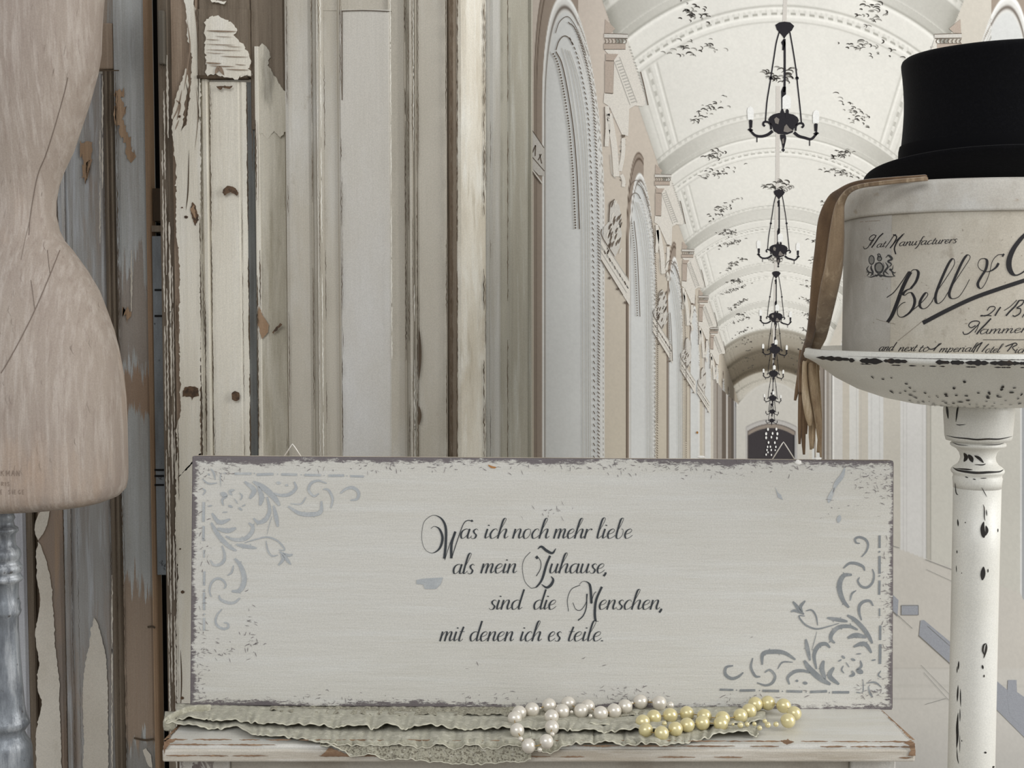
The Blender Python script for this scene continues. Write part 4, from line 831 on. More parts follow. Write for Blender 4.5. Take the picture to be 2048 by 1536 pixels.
for cx, cy, rx_, ry_ in ((1597, 925, 7, 6), (1636, 917, 8, 3.5), (1402, 914, 9, 3)):
    q_ = [(cx + rx_ * math.cos(a) * rs.uniform(.8, 1.1), cy + ry_ * math.sin(a) * rs.uniform(.8, 1.1)) for a in np.arange(0, 6.2, .5)]; mb = MB(); mb.prism([pS(.0016)(cx + (x - cx) * .6, cy + (y - cy) * .6) for x, y in q_], [pS(.0004)(x, y) for x, y in q_]); mb.build('paint_drop', mat('paint_drop_white', (236, 234, 228), .4), sgn)
MB().add([pS(.0007)(x, y) for x, y in ((976, 929), (984, 932), (993, 934), (990, 937), (982, 936), (977, 932))], [list(range(6))]).raw('rust_mark', mat('rust_mark', (168, 118, 66), .6), sgn)
# scratches and scuffs towards the rim
sc = MB()
def scuff(cx, cy, sx, sy, n, wmax, L):
    for _ in range(n):
        x, y = rs.gauss(cx, sx), rs.gauss(cy, sy)
        x = min(max(x, 396), 1774); y = min(max(y, 918), 1408); a = rs.uniform(-.6, .6) + (0 if rs.random() < .7 else 1.4); l = rs.uniform(2, L)
        if rs.random() < .45: continue
        stroke2d(sc, pS(.00055), [(x, y), (x + l * .5 * math.cos(a), y + l * .5 * math.sin(a) + rs.gauss(0, 1)), (x + l * math.cos(a), y + l * math.sin(a))], leafw(rs.uniform(.4, wmax * .6)), 2)
for cx, cy, sx, sy, n in ((450, 1305, 30, 12, 46), (500, 1265, 8, 28, 50), (425, 945, 25, 12, 70), (405, 1100, 6, 90, 90), (400, 1340, 10, 40, 90), (1750, 960, 22, 22, 110), (1768, 1200, 6, 110, 110), (1745, 1385, 22, 14, 90), (1400, 935, 90, 9, 120), (1180, 930, 90, 5, 90), (800, 932, 200, 6, 130), (1560, 928, 90, 7, 80), (900, 1400, 260, 6, 120), (1260, 1385, 40, 9, 60), (1100, 1020, 30, 8, 30), (1690, 1000, 25, 30, 30), (1510, 1398, 60, 8, 60), (650, 1398, 90, 7, 60), (1100, 1300, 300, 40, 12)):
    scuff(cx, cy, sx, sy, n, 2.6, 12)
sc.raw('scuff', mat('scuff_grey', (126, 120, 120), .6), sgn, kind='stuff')

# ------------------------------------------------------------ lace edging laid along the table
p_lace = mat('lace_linen', (178, 175, 156), .9, [((156, 152, 133), (30, 30, 30), .42, .62, .7), ((206, 203, 186), (160, 160, 160), .5, .64, .7), ((136, 131, 112), (300, 300, 300), .58, .7, .7)], ((380, 380, 380), .9), sheen=.2)
p_lace2 = mat('lace_openwork', (176, 172, 154), .9, [((110, 104, 90), (420, 420, 420), .50, .58, .9), ((206, 203, 188), (260, 260, 260), .55, .66, .8)], ((420, 420, 420), 1.0))
lace = thing('lace_trim', tuple(onz(940, 1440, TZ)), 'long strip of grey-green crumpled lace laid under the sign and hanging over the table edge', 'lace')
rl = random.Random(21)
def ruffle(name, m_, top, hem, lift, nu=340, nv=12, amp=1.0, frill=True, seed=0, hang=None):
    """top/hem: pixel polylines (x,y) on the table or over its edge; lift = (top mm, hem mm)"""
    r = random.Random(seed); ph = [r.uniform(0, 6.28) for _ in range(6)]; R = []
    x0, x1 = hem[0][0], hem[-1][0]; hx = [p[0] for p in hem]; hy = [p[1] for p in hem]; tx = [p[0] for p in top]; ty = [p[1] for p in top]
    for i in range(nu):
        t = i / (nu - 1); x = x0 + (x1 - x0) * t; yt = interp(tx, ty, x); yh = interp(hx, hy, x); row = []
        w1 = x * .062 + ph[0] + 2.2 * math.sin(x * .017 + ph[1]); big = math.sin(w1); fr = (1.15 * math.copysign(abs(big) ** .6, big) * (.55 + .45 * math.sin(x * .011 + ph[4])) + .42 * math.sin(x * .19 + 2 * math.sin(x * .05 + ph[2])) + .18 * math.sin(x * .43 + ph[5]))
        for j in range(nv):
            v = j / (nv - 1); y = yt + (yh - yt) * v + fr * 4.6 * amp * v ** 1.6
            z = lift[0] + (lift[1] - lift[0]) * v + max(0, 1.0 - fr) * 2.4 * amp * v ** 1.5 + .45 * math.sin(x * .35 + v * 5 + ph[3]) + .5 * math.sin(x * .11 + v * 9)
            p = onz(x + 5.5 * amp * v * math.cos(w1), y, TZ + z / 1000)
            if p.y < YF - .004:
                p = P(x, y, YF - .006 - .003 * (1.3 - .5 * fr) * amp * v)
            row.append(p)
        R.append(row)
    mb = MB(); mb.rings(R, caps=False, closed=False)
    o = mb.raw(name, m_, lace, smooth=True); sd = o.modifiers.new('t', 'SOLIDIFY'); sd.thickness = .0009; sd.offset = 1
    # rolled bright hem
    if frill:
        hm = MB(); hm.tube([row[-1] + Vector((0, -.0004, .0002)) for row in R], .00075, 6); hm.raw('hem', mat('hem_thread', (200, 197, 180), .9), o, smooth=True)
    return o
ruffle('lace_layer', p_lace2, [(540, 1408), (1060, 1412), (1300, 1415)], [(540, 1424), (700, 1430), (1000, 1434), (1300, 1432)], (1, 3), amp=.9, seed=1, nu=300, frill=False)
ruffle('lace_layer', p_lace, [(362, 1408), (420, 1410), (800, 1424), (1060, 1428), (1200, 1432)], [(352, 1436), (450, 1440), (560, 1448), (700, 1453), (900, 1454), (1060, 1456), (1200, 1462), (1330, 1460)], (4, 7), amp=1.0, seed=2)
ruffle('lace_layer', p_lace, [(345, 1424), (600, 1442), (1050, 1448), (1330, 1446)], [(330, 1448), (400, 1456), (470, 1452), (500, 1468), (600, 1476), (660, 1488), (800, 1492), (1050, 1494), (1060, 1480)], (2, 3), amp=.8, seed=3)
ruffle('lace_layer', p_lace2, [(640, 1476), (1064, 1486)], [(640, 1486), (700, 1508), (860, 1524), (950, 1528), (1020, 1524), (1062, 1520)], (1, 1), amp=.7, seed=4, frill=True)
ruffle('lace_layer', p_lace, [(1055, 1440), (1300, 1432), (1460, 1428), (1530, 1440)], [(1055, 1502), (1100, 1504), (1140, 1488), (1200, 1484), (1260, 1488), (1320, 1490), (1380, 1478), (1460, 1468), (1520, 1466)], (1, 3), amp=1.1, seed=5)
ruffle('lace_layer', p_lace, [(1100, 1424), (1320, 1416), (1470, 1414), (1540, 1424)], [(1100, 1458), (1180, 1450), (1240, 1456), (1320, 1462), (1400, 1452), (1500, 1446), (1530, 1440)], (3, 4), amp=1.0, seed=6)
# rolled left end
pts = [onz(x, y, TZ + z) for x, y, z in ((420, 1420, .006), (375, 1424, .008), (340, 1440, .007), (332, 1450, .004), (352, 1450, .003))]
MB().tube(cr([tuple(p) for p in pts], 6), .0065, 14, flat=.45).raw('rolled_end', p_lace, lace, smooth=True)

# ------------------------------------------------------------ pearl necklaces
def pearlmat(n, c, c2): return mat(n, c, .28, [(c2, (90, 90, 90), .42, .66, .8)], coat=.6, metal=.25, spec=.8)
pw = pearlmat('pearl_white', (226, 220, 208), (206, 198, 184)); py_ = pearlmat('pearl_yellow', (224, 212, 162), (206, 192, 138)); thr = mat('gold_thread', (170, 140, 80), .35, metal=.8)
def necklace(label, m_, big, small, rpx, group, links, order):
    th = thing('pearl_necklace', tuple(onz(big[0][0], big[0][1], TZ)), label, 'necklace'); pos = []
    for (x, y) in big:
        base = onz(x, y + rpx, TZ + .004)
        Yc = base.y + .005 if base.y > YF - .002 else YF - .020; r = rpx / 2500 * (Yc + .006); pos.append((P(x, y, Yc), r))
    # one smooth pearl mesh shared by all
    sp = MB().sphere((0, 0, 0), 1, 24, 14); me_ = bpy.data.meshes.new('pearl'); me_.from_pydata(sp.v, [], sp.f); me_.materials.append(m_); me_.polygons.foreach_set('use_smooth', [True] * len(me_.polygons))
    for p, r in pos:
        o = bpy.data.objects.new('pearl', me_); C.objects.link(o); o.parent = th; o.location = p - th.location; o.scale = (r, r, r * .97); o.rotation_euler = (rl.uniform(0, 3), rl.uniform(0, 3), 0)
    for (x, y, rp) in small:
        b0 = onz(x, y + rp + 6, TZ + .006); Yc = b0.y if b0.y > YF - .002 else YF - .024; r = rp / 2500 * Yc
        o = bpy.data.objects.new('seed_pearl', me_); C.objects.link(o); o.parent = th; o.location = P(x, y, Yc) - th.location; o.scale = (r, r, r)
    MB().tube(cr([tuple(pos[i][0]) for i in order], 4), .0005, 6).raw('thread', thr, th, smooth=True)
    return th
A6 = lambda x, y: (900 + x / 4.096, 1336 + y / 4.096); A7 = lambda x, y: (1200 + x / 4.096, 1336 + y / 4.096)
bigw = [A6(*a) for a in [(1715,288),(1560,277),(1435,317),(1345,352),(1235,372),(1130,318),(1075,352),(970,292),(920,355),(832,400),(835,487),(790,602),(645,638),(550,512),(530,412),(567,368),(672,342),(812,308)]]
smw = [A6(*a) + (r,) for a, r in [((738,330),2.6),((885,312),3.4),((1045,322),3),((995,360),3.4),((1150,392),4),((578,580),5),((735,668),5.3),((838,542),5),((1490,288),3.4),((1640,268),3.6),((1805,305),7.5)]]
necklace('string of large off-white pearls looped over the lace, left of the yellow pearls', pw, bigw, smw, 15, None, None, list(range(18)))
bigy = [A7(*a) for a in [(1540,432),(1590,372),(1505,310),(1375,287),(1272,297),(1222,352),(1150,392),(1005,412),(990,457),(855,395),(840,450),(712,372),(715,467),(575,388),(618,500),(505,535),(375,510),(350,442),(442,402)]]
smy = [A7(*a) + (r,) for a, r in [((1150,468),6),((1205,462),5),((1265,458),4.5),((1308,491),5),((1350,435),4.6),((1375,466),6),((1442,461),5.4),((528,455),5),((1090,462),3)]]
necklace('string of large yellow pearls on the lace, right of the off-white pearls', py_, bigy, smy, 15, None, None, [0, 1, 2, 3, 4, 5, 6, 7, 9, 11, 13, 18, 17, 16, 15, 14, 12, 10, 8])

# ------------------------------------------------------------ pedestal bowl
YP = 1.47; XP = PX(1958, YP, 800)
p_ped = mat('pedestal_white', (222, 221, 214), .4, [((206, 204, 194), (5, 5, 5), .42, .7, .7)], ((40, 40, 40), .2), spec=.5)
p_blk = mat('worn_black_metal', (34, 31, 29), .6, [((70, 56, 42), (90, 90, 90), .55, .7, .7)])
def zq(y, Y=YP): return PZ(y, Y, 1958)
k_ = YP / 2500
ped = thing('pedestal_bowl', (XP, YP, 0), 'white distressed metal bowl on a tall turned pedestal, holding the hat box', 'pedestal')
zr = zq(699)
inner = [(.0, zr - .030), (.10, zr - .030), (.165, zr - .022), (.190, zr - .008), (.1965, zr + .001), (.2003, zr)]
outer = [(.2010, zr - .004), (.2016, zr - .0046), (.2022, zr - .0072), (.2008, zr - .0105), (.197, zr - .012), (.188, zr - .017), (.165, zr - .034), (.140, zr - .047), (.110, zr - .057), (.080, zr - .063), (.04, zr - .066), (0.0, zr - .066)]
MB().lathe(inner + outer, XP, YP, 128, cap=False).build('bowl', p_ped, ped, smooth=True)
MB().lathe([(r * k_, zq(y)) for r, y in [(64, 806), (67, 812), (68, 822), (66, 850), (64.5, 872), (62, 880), (50, 881), (50, 884), (53, 886), (53.5, 890), (50, 893), (42, 897), (36, 905), (33.5, 914), (35, 922), (40, 929), (46, 933), (50, 937), (51.5, 941), (50, 945), (47, 948), (46.5, 952), (48, 956), (47, 962), (46, 975)]], XP, YP, 72).build('collar', p_ped, ped, smooth=True)
MB().lathe([(46 * k_, zq(972)), (45.5 * k_, zq(1100)), (45.5 * k_, zq(1400)), (46 * k_, zq(1700)), (47 * k_, .185)], XP, YP, 72).build('column', p_ped, ped, smooth=True)
MB().lathe([(.030, .19), (.042, .16), (.036, .12), (.05, .08), (.076, .045), (.088, .02), (.088, 0)], XP, YP, 72).build('foot', p_ped, ped, smooth=True)
# chips: projected on the lathed surface by ray casting
def surf_bvh(objs):
    vs, fs = [], []
    for o in objs:
        off = wloc(o); b = len(vs); vs += [tuple(Vector(v.co) + off) for v in o.data.vertices]; fs += [tuple(b + i for i in p.vertices) for p in o.data.polygons]
    return BVHTree.FromPolygons(vs, fs)
def bpr(bv, off, fallY):
    def f(x, y):
        d = ray(x, y).normalized(); h = bv.ray_cast(CAM, d)
        if h[0] is None: return None
        return h[0] - d * off
    return f
def safe_poly(mb, f, ps):
    q = [f(x, y) for x, y in ps]
    if any(a is None for a in q) or max((a - q[0]).length for a in q) > .05: return
    c = sum((Vector(a) for a in q), Vector()) / len(q); mb.add([c] + q, [(0, i + 1, (i + 1) % len(q) + 1) for i in range(len(q))])
def safe_stroke(mb, f, pts, wf, n=5):
    st = [];
    def g(x, y):
        v = f(x, y)
        if v is None: raise ValueError
        return v
    try: stroke2d(mb, g, pts, wf, n)
    except ValueError: pass
fp = bpr(surf_bvh([c for c in ped.children]), .0006, YP)
cp = MB(); rc = random.Random(9)
def rimy(x):   # the lower rim edge as seen from the camera
    u_ = min(1, abs(x - 1958) / 341); return 704 + 0 + 30 * math.sqrt(max(0, 1 - u_ * u_)) + 9
rx = np.linspace(1630, 2060, 300)
def rim_pt(x, dz):
    a = math.acos(max(-1, min(1, (1958 - x) / 348))); return Vector((XP - .2021 * math.cos(a), YP - .2021 * math.sin(a), zr + dz))
def rimchip(x0, x1, za, zb):
    n = max(3, int((x1 - x0) / 3)); A = []; B = []
    for i in range(n + 1):
        t = i / n; x = x0 + (x1 - x0) * t; e = math.sin(math.pi * t) ** .4; zc_ = (za + zb) / 2; h = (za - zb) / 2 * e * rc.uniform(.6, 1.2); a = math.acos(max(-1, min(1, (1958 - x) / 350))); r_ = .2034
        A.append(Vector((XP - r_ * math.cos(a), YP - r_ * math.sin(a), zr + zc_ + h))); B.append(Vector((XP - (r_ - .0004) * math.cos(a), YP - (r_ - .0004) * math.sin(a), zr + zc_ - h)))
    cp.strip(A, B)
for x0, x1 in ((1612, 1650), (1648, 1656), (1662, 1694), (1694, 1728), (1768, 1790), (1790, 1812), (1812, 1850), (1850, 1900), (1895, 1960), (1955, 2010), (2000, 2060), (2050, 2120), (2120, 2200), (2210, 2290)):
    rimchip(x0, x1, -.0055, -.0108 if rc.random() < .7 else -.0125)
rimchip(1640, 2290, -.0042, -.0050)
for j in range(26): x = rc.uniform(1625, 2050); rimchip(x, x + rc.uniform(4, 16), -.0118, -.0132)
# radial rows of chips under the bowl
for j in range(120):
    u_ = rc.random(); ang = rc.uniform(.45, 2.0); rr = rc.uniform(.07, .178)
    a = math.pi - ang if False else ang
    zz = float(np.interp(rr, [.04, .08, .11, .14, .165, .188], [zr - .066, zr - .063, zr - .057, zr - .047, zr - .034, zr - .017]))
    row = round(ang / .075) * .075 + rc.gauss(0, .004); w_ = rc.uniform(.0007, .0018) * (1.8 if rc.random() < .12 else 1); L = rc.uniform(.0008, .003)
    def pt(r0, da):
        z0 = float(np.interp(r0, [.04, .08, .11, .14, .165, .188], [zr - .066, zr - .063, zr - .057, zr - .047, zr - .034, zr - .017]))
        return Vector((XP - (r0 + .0008) * math.cos(row + da), YP - (r0 + .0008) * math.sin(row + da), z0 - .0008))
    n = 7; ps = [pt(rr + L * math.cos(q_) * rc.uniform(.7, 1.2), w_ / rr * math.sin(q_) * rc.uniform(.7, 1.2) * 1.3) for q_ in np.arange(0, 6.28, 6.28 / n)]
    cp.add(ps, [list(range(len(ps)))])
Zp = lambda x, y: (1600 + x / 4.518, 680 + y / 4.518); Zq = lambda x, y: (1700 + x / 5.885, 1000 + y / 5.885); Zs = lambda x, y: (1700 + x / 5.776, 1270 + y / 5.776)
for ps, wd in (([(1322,592),(1330,640),(1338,712)],4.5), ([(1430,598),(1420,640),(1408,740)],3.4), ([(1408,762),(1440,768),(1500,762)],1.6), ([(1320,862),(1400,880),(1500,890),(1600,900),(1700,895),(1790,896),(1860,885),(1920,870)],3.0),
               ([(1375,925),(1430,945),(1520,955)],1.6), ([(1640,950),(1780,945),(1850,930)],1.4), ([(1480,1020),(1500,1060),(1480,1100)],8), ([(1520,1035),(1545,1070),(1560,1105)],9), ([(1575,1045),(1620,1070),(1660,1110)],6), ([(1575,1125),(1650,1128),(1680,1118)],2.2),
               ([(1380,1150),(1420,1175),(1500,1190),(1600,1200),(1700,1195),(1800,1190),(1840,1170)],5), ([(1400,1160),(1500,1168),(1560,1172)],3), ([(1490,1235),(1520,1245)],2), ([(1560,1255),(1590,1262)],2), ([(1630,1250),(1690,1248)],1.4), ([(1400,1290),(1410,1380),(1430,1400)],2), ([(1640,1330),(1690,1420)],1.6)):
    safe_stroke(cp, fp, [Zp(*a) for a in ps], leafw(wd), 6)
for ps, wd in (([(1265,225),(1270,270),(1272,310)],3), ([(1352,262),(1362,268)],3), ([(1565,50),(1580,95),(1582,200),(1590,250)],2.2), ([(1605,110),(1612,190)],2), ([(1575,255),(1560,330),(1570,410),(1580,445)],9), ([(1600,300),(1612,360),(1595,420)],6), ([(1742,335),(1742,380)],2), ([(1572,785),(1565,870),(1558,945)],10), ([(1625,810),(1625,855)],2.5), ([(1258,590),(1258,630)],2), ([(1310,855),(1315,865)],2), ([(1250,770),(1252,850)],1.4)):
    safe_stroke(cp, fp, [Zq(*a) for a in ps], leafw(wd), 6)
for ps, wd in (([(1575,95),(1545,120),(1535,180),(1550,230)],4), ([(1578,100),(1572,170),(1545,270)],4.5), ([(1528,345),(1538,395)],4), ([(1550,458),(1548,490)],3), ([(1255,300),(1250,400)],3), ([(1238,360),(1235,440)],2), ([(1248,580),(1242,680),(1238,770)],3.2), ([(1275,620),(1275,720),(1278,830)],2.2), ([(1248,900),(1238,1050),(1240,1180),(1230,1310)],5), ([(1270,850),(1270,1000)],1.8), ([(1232,1310),(1240,1420),(1255,1490)],2), ([(1268,1150),(1268,1360)],1.2), ([(1550,1355),(1580,1362)],4), ([(1650,1515),(1665,1535)],5), ([(1290,1210),(1292,1235)],1.6)):
    safe_stroke(cp, fp, [Zs(*a) for a in ps], leafw(wd), 6)
cp.raw('paint_chip', p_blk, ped, kind='stuff')

# ------------------------------------------------------------ hat box with printed lettering
XB, RB, DB = PX(1985, YP), .1735, .140
XB = PX(1690, YP, 560) + RB
zb0 = zr - .0285; zl = zq(440); ztop = zq(380)
def sup(r, z, sx=1.0, n=96, e=2.35):
    out = []
    for i in range(n):
        a = 2 * math.pi * i / n; c, s_ = math.cos(a), math.sin(a)
        out.append((XB + r * RB * math.copysign(abs(c) ** (2 / e), c), YP + r * DB * math.copysign(abs(s_) ** (2 / e), s_), z))
    return out
p_box = mat('box_paper', (184, 177, 163), .6, [((165, 157, 142), (9, 9, 9), .42, .66, .8), ((194, 189, 177), (16, 16, 8), .48, .68, .7), ((142, 132, 116), (60, 60, 40), .58, .70, .55)], ((60, 60, 60), .2))
p_lid = mat('box_lid_paper', (194, 190, 181), .55, [((168, 161, 149), (14, 14, 14), .42, .66, .85), ((207, 206, 201), (20, 20, 20), .5, .68, .7), ((158, 140, 116), (30, 30, 60), .62, .70, .55)], ((50, 50, 50), .3))
hb = thing('hat_box', (XB, YP, zb0), 'old cream cardboard hat box with lid and black script printing, standing in the bowl', 'box')
box = MB().rings([sup(.97, zb0), sup(.975, zb0 + .003), sup(.975, zl + .02)]).build('box_body', p_box, hb, smooth=True)
lid = MB().rings([sup(.982, zl), sup(.995, zl + .0006), sup(1.0, zl + .003), sup(1.0, ztop - .005), sup(.995, ztop - .0015), sup(.975, ztop + .0005), sup(.5, ztop + .001)]).build('lid', p_lid, hb, smooth=True)
for o in (box, lid): o.data.polygons.foreach_set('use_smooth', [len(p.vertices) == 4 for p in o.data.polygons])
fb_ = bpr(surf_bvh([box]), .0006, YP); fl_ = bpr(surf_bvh([lid]), .0006, YP)
def sf(f):
    last = [None]
    def g(x, y):
        v = f(x, y)
        if v is None: v = last[0] if last[0] is not None else P(x, y, YP)
        last[0] = v; return v
    return g
gb_ = sf(fb_); tx = MB(); Z5 = lambda p: (1700 + p[0] / 5.69, 440 + p[1] / 5.69)
BT = [([(418,882),(500,820),(590,700),(665,585)],1.6),([(690,590),(720,565),(760,570),(778,610),(750,700),(690,780)],'n'),([(690,590),(640,680),(590,790),(540,930),(480,1080),(425,1165)],'P'),([(690,780),(640,800),(605,840),(625,855),(660,830),(700,830),(735,900),(725,980),(680,1050),(620,1095),(570,1105),(540,1070),(545,1000),(590,950),(630,935)],'n'),
      ([(620,1090),(700,1035),(780,970),(850,900),(885,850),(870,825),(840,850),(800,920),(795,980),(830,1010),(880,990),(940,920)],'n'),([(930,930),(1000,800),(1100,650),(1180,520),(1188,460),(1165,440),(1120,500),(1050,650),(980,830),(975,920),(1005,950),(1060,910),(1110,830)],'n'),([(1110,830),(1200,690),(1300,540),(1362,440),(1360,405),(1330,400),(1280,470),(1210,620),(1140,790),(1130,860),(1165,895),(1240,870),(1310,770),(1360,675)],'n'),
      ([(1692,490),(1660,540),(1600,580),(1540,585),(1480,560),(1455,510),(1480,450),(1530,438),(1560,470),(1545,560),(1490,650),(1455,720),(1465,765),(1500,775),(1550,700),(1590,590),(1620,470),(1680,400),(1745,390)],'n'),([(1735,395),(1752,405)],6.5),
      ([(2010,150),(1940,220),(1860,330),(1815,440),(1810,530),(1840,600),(1890,628),(1960,600),(2030,540)],'B')]
for ps, k in BT: stroke2d(tx, gb_, [Z5(p) for p in ps], {'n': penw(1.3, 5.6), 'P': penw(2.2, 8), 'B': penw(2.5, 11)}.get(k, k) if isinstance(k, str) else k, 8)
stroke2d(tx, gb_, [Z5(p) for p in ((828,1172),(1100,1030),(1400,890),(1700,782),(2100,650))], 8.0, 16)
HM = [([(150,310),(180,330),(230,270),(290,200),(295,175),(260,170),(220,200),(215,230),(260,235),(310,220)],1.8),([(380,148),(330,200),(280,270),(240,320)],2.6),([(300,180),(270,250),(240,320)],1.6)]
stroke2d(tx, gb_, [Z5(p) for p in ((152,300),(165,328),(205,310),(250,235),(292,190),(270,168),(228,195),(222,228),(270,235))], 1.6); stroke2d(tx, gb_, [Z5(p) for p in ((378,150),(330,195),(285,260),(245,315))], 2.4)
stroke2d(tx, gb_, [Z5(p) for p in ((300,170),(262,235),(230,290))], 1.4)
word(tx, gb_, 'at', 1752, 1768, 495.5, 7.5, .5, .8, 1.8, .12)
stroke2d(tx, gb_, [Z5(p) for p in ((400,315),(450,250),(500,175),(525,165))], 1.4); stroke2d(tx, gb_, [Z5(p) for p in ((490,165),(530,190),(500,260),(455,320))], 2.2); stroke2d(tx, gb_, [Z5(p) for p in ((455,320),(540,220),(618,152))], 1.3); stroke2d(tx, gb_, [Z5(p) for p in ((600,165),(540,240),(505,320),(520,388))], 2.6)
word(tx, gb_, 'anufacturers', 1797, 1911, 492, 8.2, .5, .8, 2.0, .055)
# second block
stroke2d(tx, gb_, [Z5(p) for p in ((1560,1030),(1590,990),(1640,985),(1650,1010),(1600,1060),(1540,1090),(1500,1085),(1490,1092),(1560,1085),(1610,1090))], 1.8); stroke2d(tx, gb_, [Z5(p) for p in ((1715,990),(1680,1040),(1650,1090))], 2.8); stroke2d(tx, gb_, [Z5(p) for p in ((1755,1030),(1830,980),(1900,910))], 1.3)
stroke2d(tx, gb_, [Z5(p) for p in ((1925,915),(1880,980),(1820,1040),(1775,1090))], 3.0); stroke2d(tx, gb_, [Z5(p) for p in ((1925,915),(1975,915),(1960,960),(1900,1000),(1940,1010),(1935,1060),(1880,1095),(1850,1085))], 2.2); word(tx, gb_, 'r', 2043, 2054, 635, 8, .5, .8, 2, .1)
stroke2d(tx, gb_, [Z5(p) for p in ((1285,1270),(1300,1300),(1350,1290),(1420,1230),(1475,1170),(1440,1148),(1380,1160),(1350,1200),(1380,1225),(1430,1200))], 1.9); stroke2d(tx, gb_, [Z5(p) for p in ((1605,1120),(1540,1190),(1480,1250),(1440,1300))], 2.8); stroke2d(tx, gb_, [Z5(p) for p in ((1470,1170),(1450,1230),(1420,1280))], 1.5)
word(tx, gb_, 'ammers', 1958, 2062, 668, 9.5, .5, .9, 2.3, .03)
stroke2d(tx, gb_, [Z5(p) for p in ((1515,1362),(1760,1362),(2000,1362))], .9)
for tx_, a, b_, y in (('and', 320, 480, 1490), ('next', 545, 735, 1495), ('to', 770, 880, 1498), ('mperial', 1010, 1400, 1505), ('otel', 1530, 1690, 1512), ('ich', 1870, 2010, 1515)):
    word(tx, gb_, tx_, 1700 + a / 5.69, 1700 + b_ / 5.69, 440 + y / 5.69, 8.2, .6, .8, 2.0, .02)
for ps in ([(880,1440),(910,1470),(960,1460),(1040,1402)], [(1020,1405),(980,1450),(950,1490)], [(1400,1510),(1440,1440),(1490,1400),(1510,1395)], [(1500,1400),(1460,1460),(1440,1500)], [(1580,1410),(1540,1450),(1500,1500)], [(1770,1440),(1820,1420),(1880,1400),(1900,1420),(1850,1450),(1880,1490)], [(1860,1405),(1820,1460),(1790,1495)]): stroke2d(tx, gb_, [Z5(p) for p in ps], 2.0)
tx.raw('lettering', mat('box_ink', (30, 28, 30), .6), hb, label='black copperplate lettering')
cs = MB(); cg = MB(); rcx = random.Random(2)
def cst(ps, wd, m_=None): stroke2d(m_ or cs, gb_, [Z5(p) for p in ps], wd, 4)
def disc(cx, cy, rx_, ry_, m_): 
    n = 16; q_ = [gb_(*Z5((cx + rx_ * math.cos(6.283 * k / n), cy + ry_ * math.sin(6.283 * k / n)))) for k in range(n)]; m_.add(q_, [list(range(n))])
disc(245, 455, 36, 56, cs); disc(330, 540, 52, 62, cs); disc(335, 440, 30, 30, cs)
gb2 = gb_; gb_ = sf(bpr(surf_bvh([box]), .0009, YP))
disc(245, 455, 26, 44, cg); disc(330, 540, 38, 48, cg); disc(335, 442, 18, 18, cg)
for ps, wd in (([(300,480),(280,520),(290,580),(330,610),(370,580),(385,520),(370,480)],1.4), ([(315,385),(322,420),(330,450)],2.4), ([(305,395),(330,385),(345,405),(360,440)],1.6), ([(245,510),(240,550),(260,600),(230,640)],3), ([(215,520),(190,560),(215,600),(190,640)],2), ([(180,590),(240,600),(270,630)],2), ([(200,645),(240,650),(270,640),(330,625),(400,640),(450,645),(510,640)],2.2), ([(405,430),(440,400),(480,440),(430,470),(470,500),(440,540)],2.6), ([(400,480),(430,530),(400,580),(440,620)],2.8), ([(490,510),(480,560),(450,560),(500,600),(520,590)],2), ([(470,560),(490,620),(515,640)],2), ([(400,560),(380,610),(410,640)],2.4), ([(280,610),(300,640),(320,620),(350,645),(380,625)],1.8), ([(420,395),(450,420),(480,460)],1.2)):
    cst(ps, leafw(wd * 1.3))
for _ in range(70): x, y = rcx.uniform(180, 515), rcx.uniform(400, 650); 
cs.raw('royal_crest', mat('crest_ink', (58, 58, 58), .6), hb, label='small dark printed coat of arms with lion and unicorn supporters'); cg.raw('crest_shield', mat('crest_grey', (128, 126, 120), .6), hb)
gb_ = gb2
# lid seam, dirt and the overlapping paper edge at the corner
ls = MB(); 
for ps, wd in (([(1692, 446), (1720, 444), (1760, 441)], 1.2),): stroke2d(ls, gb_, ps, wd)
for j in range(36):
    x = rcx.uniform(1715, 2045); y = rcx.uniform(455, 690); a = rcx.uniform(0, 3.1); l = rcx.uniform(1.5, 6); stroke2d(ls, gb_, [(x, y), (x + l * .5 * math.cos(a) + rcx.gauss(0, 1), y + l * .5 * math.sin(a)), (x + l * math.cos(a), y + l * math.sin(a))], leafw(rcx.uniform(.5, 1.5)), 2)
stroke2d(ls, gb_, [(1852, 636), (1820, 662), (1795, 682)], .8); stroke2d(ls, gb_, [(1752, 638), (1765, 642), (1790, 648)], .8)
ls.raw('scuff', mat('box_scuff', (140, 130, 116), .7), hb, kind='stuff')
side = MB(); side.rings([[v for v in sup(.9765, zz)[44:58]] for zz in (zb0 + .004, (zb0 + zl) / 2, zl - .0005)], caps=False, closed=False)
side.raw('side_paper', mat('box_side_paper', (172, 168, 160), .6, [((154, 148, 138), (12, 12, 12), .42, .66, .8), ((190, 187, 180), (30, 30, 20), .52, .7, .6)]), hb, smooth=True)

# ------------------------------------------------------------ top hat
p_hat = mat('black_felt', (9, 9, 12), .9, [((15, 15, 18), (300, 300, 300), .45, .65, .7)], ((500, 500, 500), .3), spec=.12, sheen=.04)
XH, YH = PX(2040, 1.46, 250), 1.465; hk = 1.465 / 2500 * .968
hat = thing('top_hat', (XH, YH, ztop + .001), 'black silk top hat with curled brim on the hat box lid', 'hat')
hz = lambda y: P(2040, y, YH).z
def oval(rx_, rz, ry_=.82, tilt=0, n=96, lift=0):
    return [(XH + rx_ * math.cos(6.28318 * i / n), YH + rx_ * ry_ * math.sin(6.28318 * i / n), rz + lift * abs(math.cos(6.28318 * i / n)) ** 3) for i in range(n)]
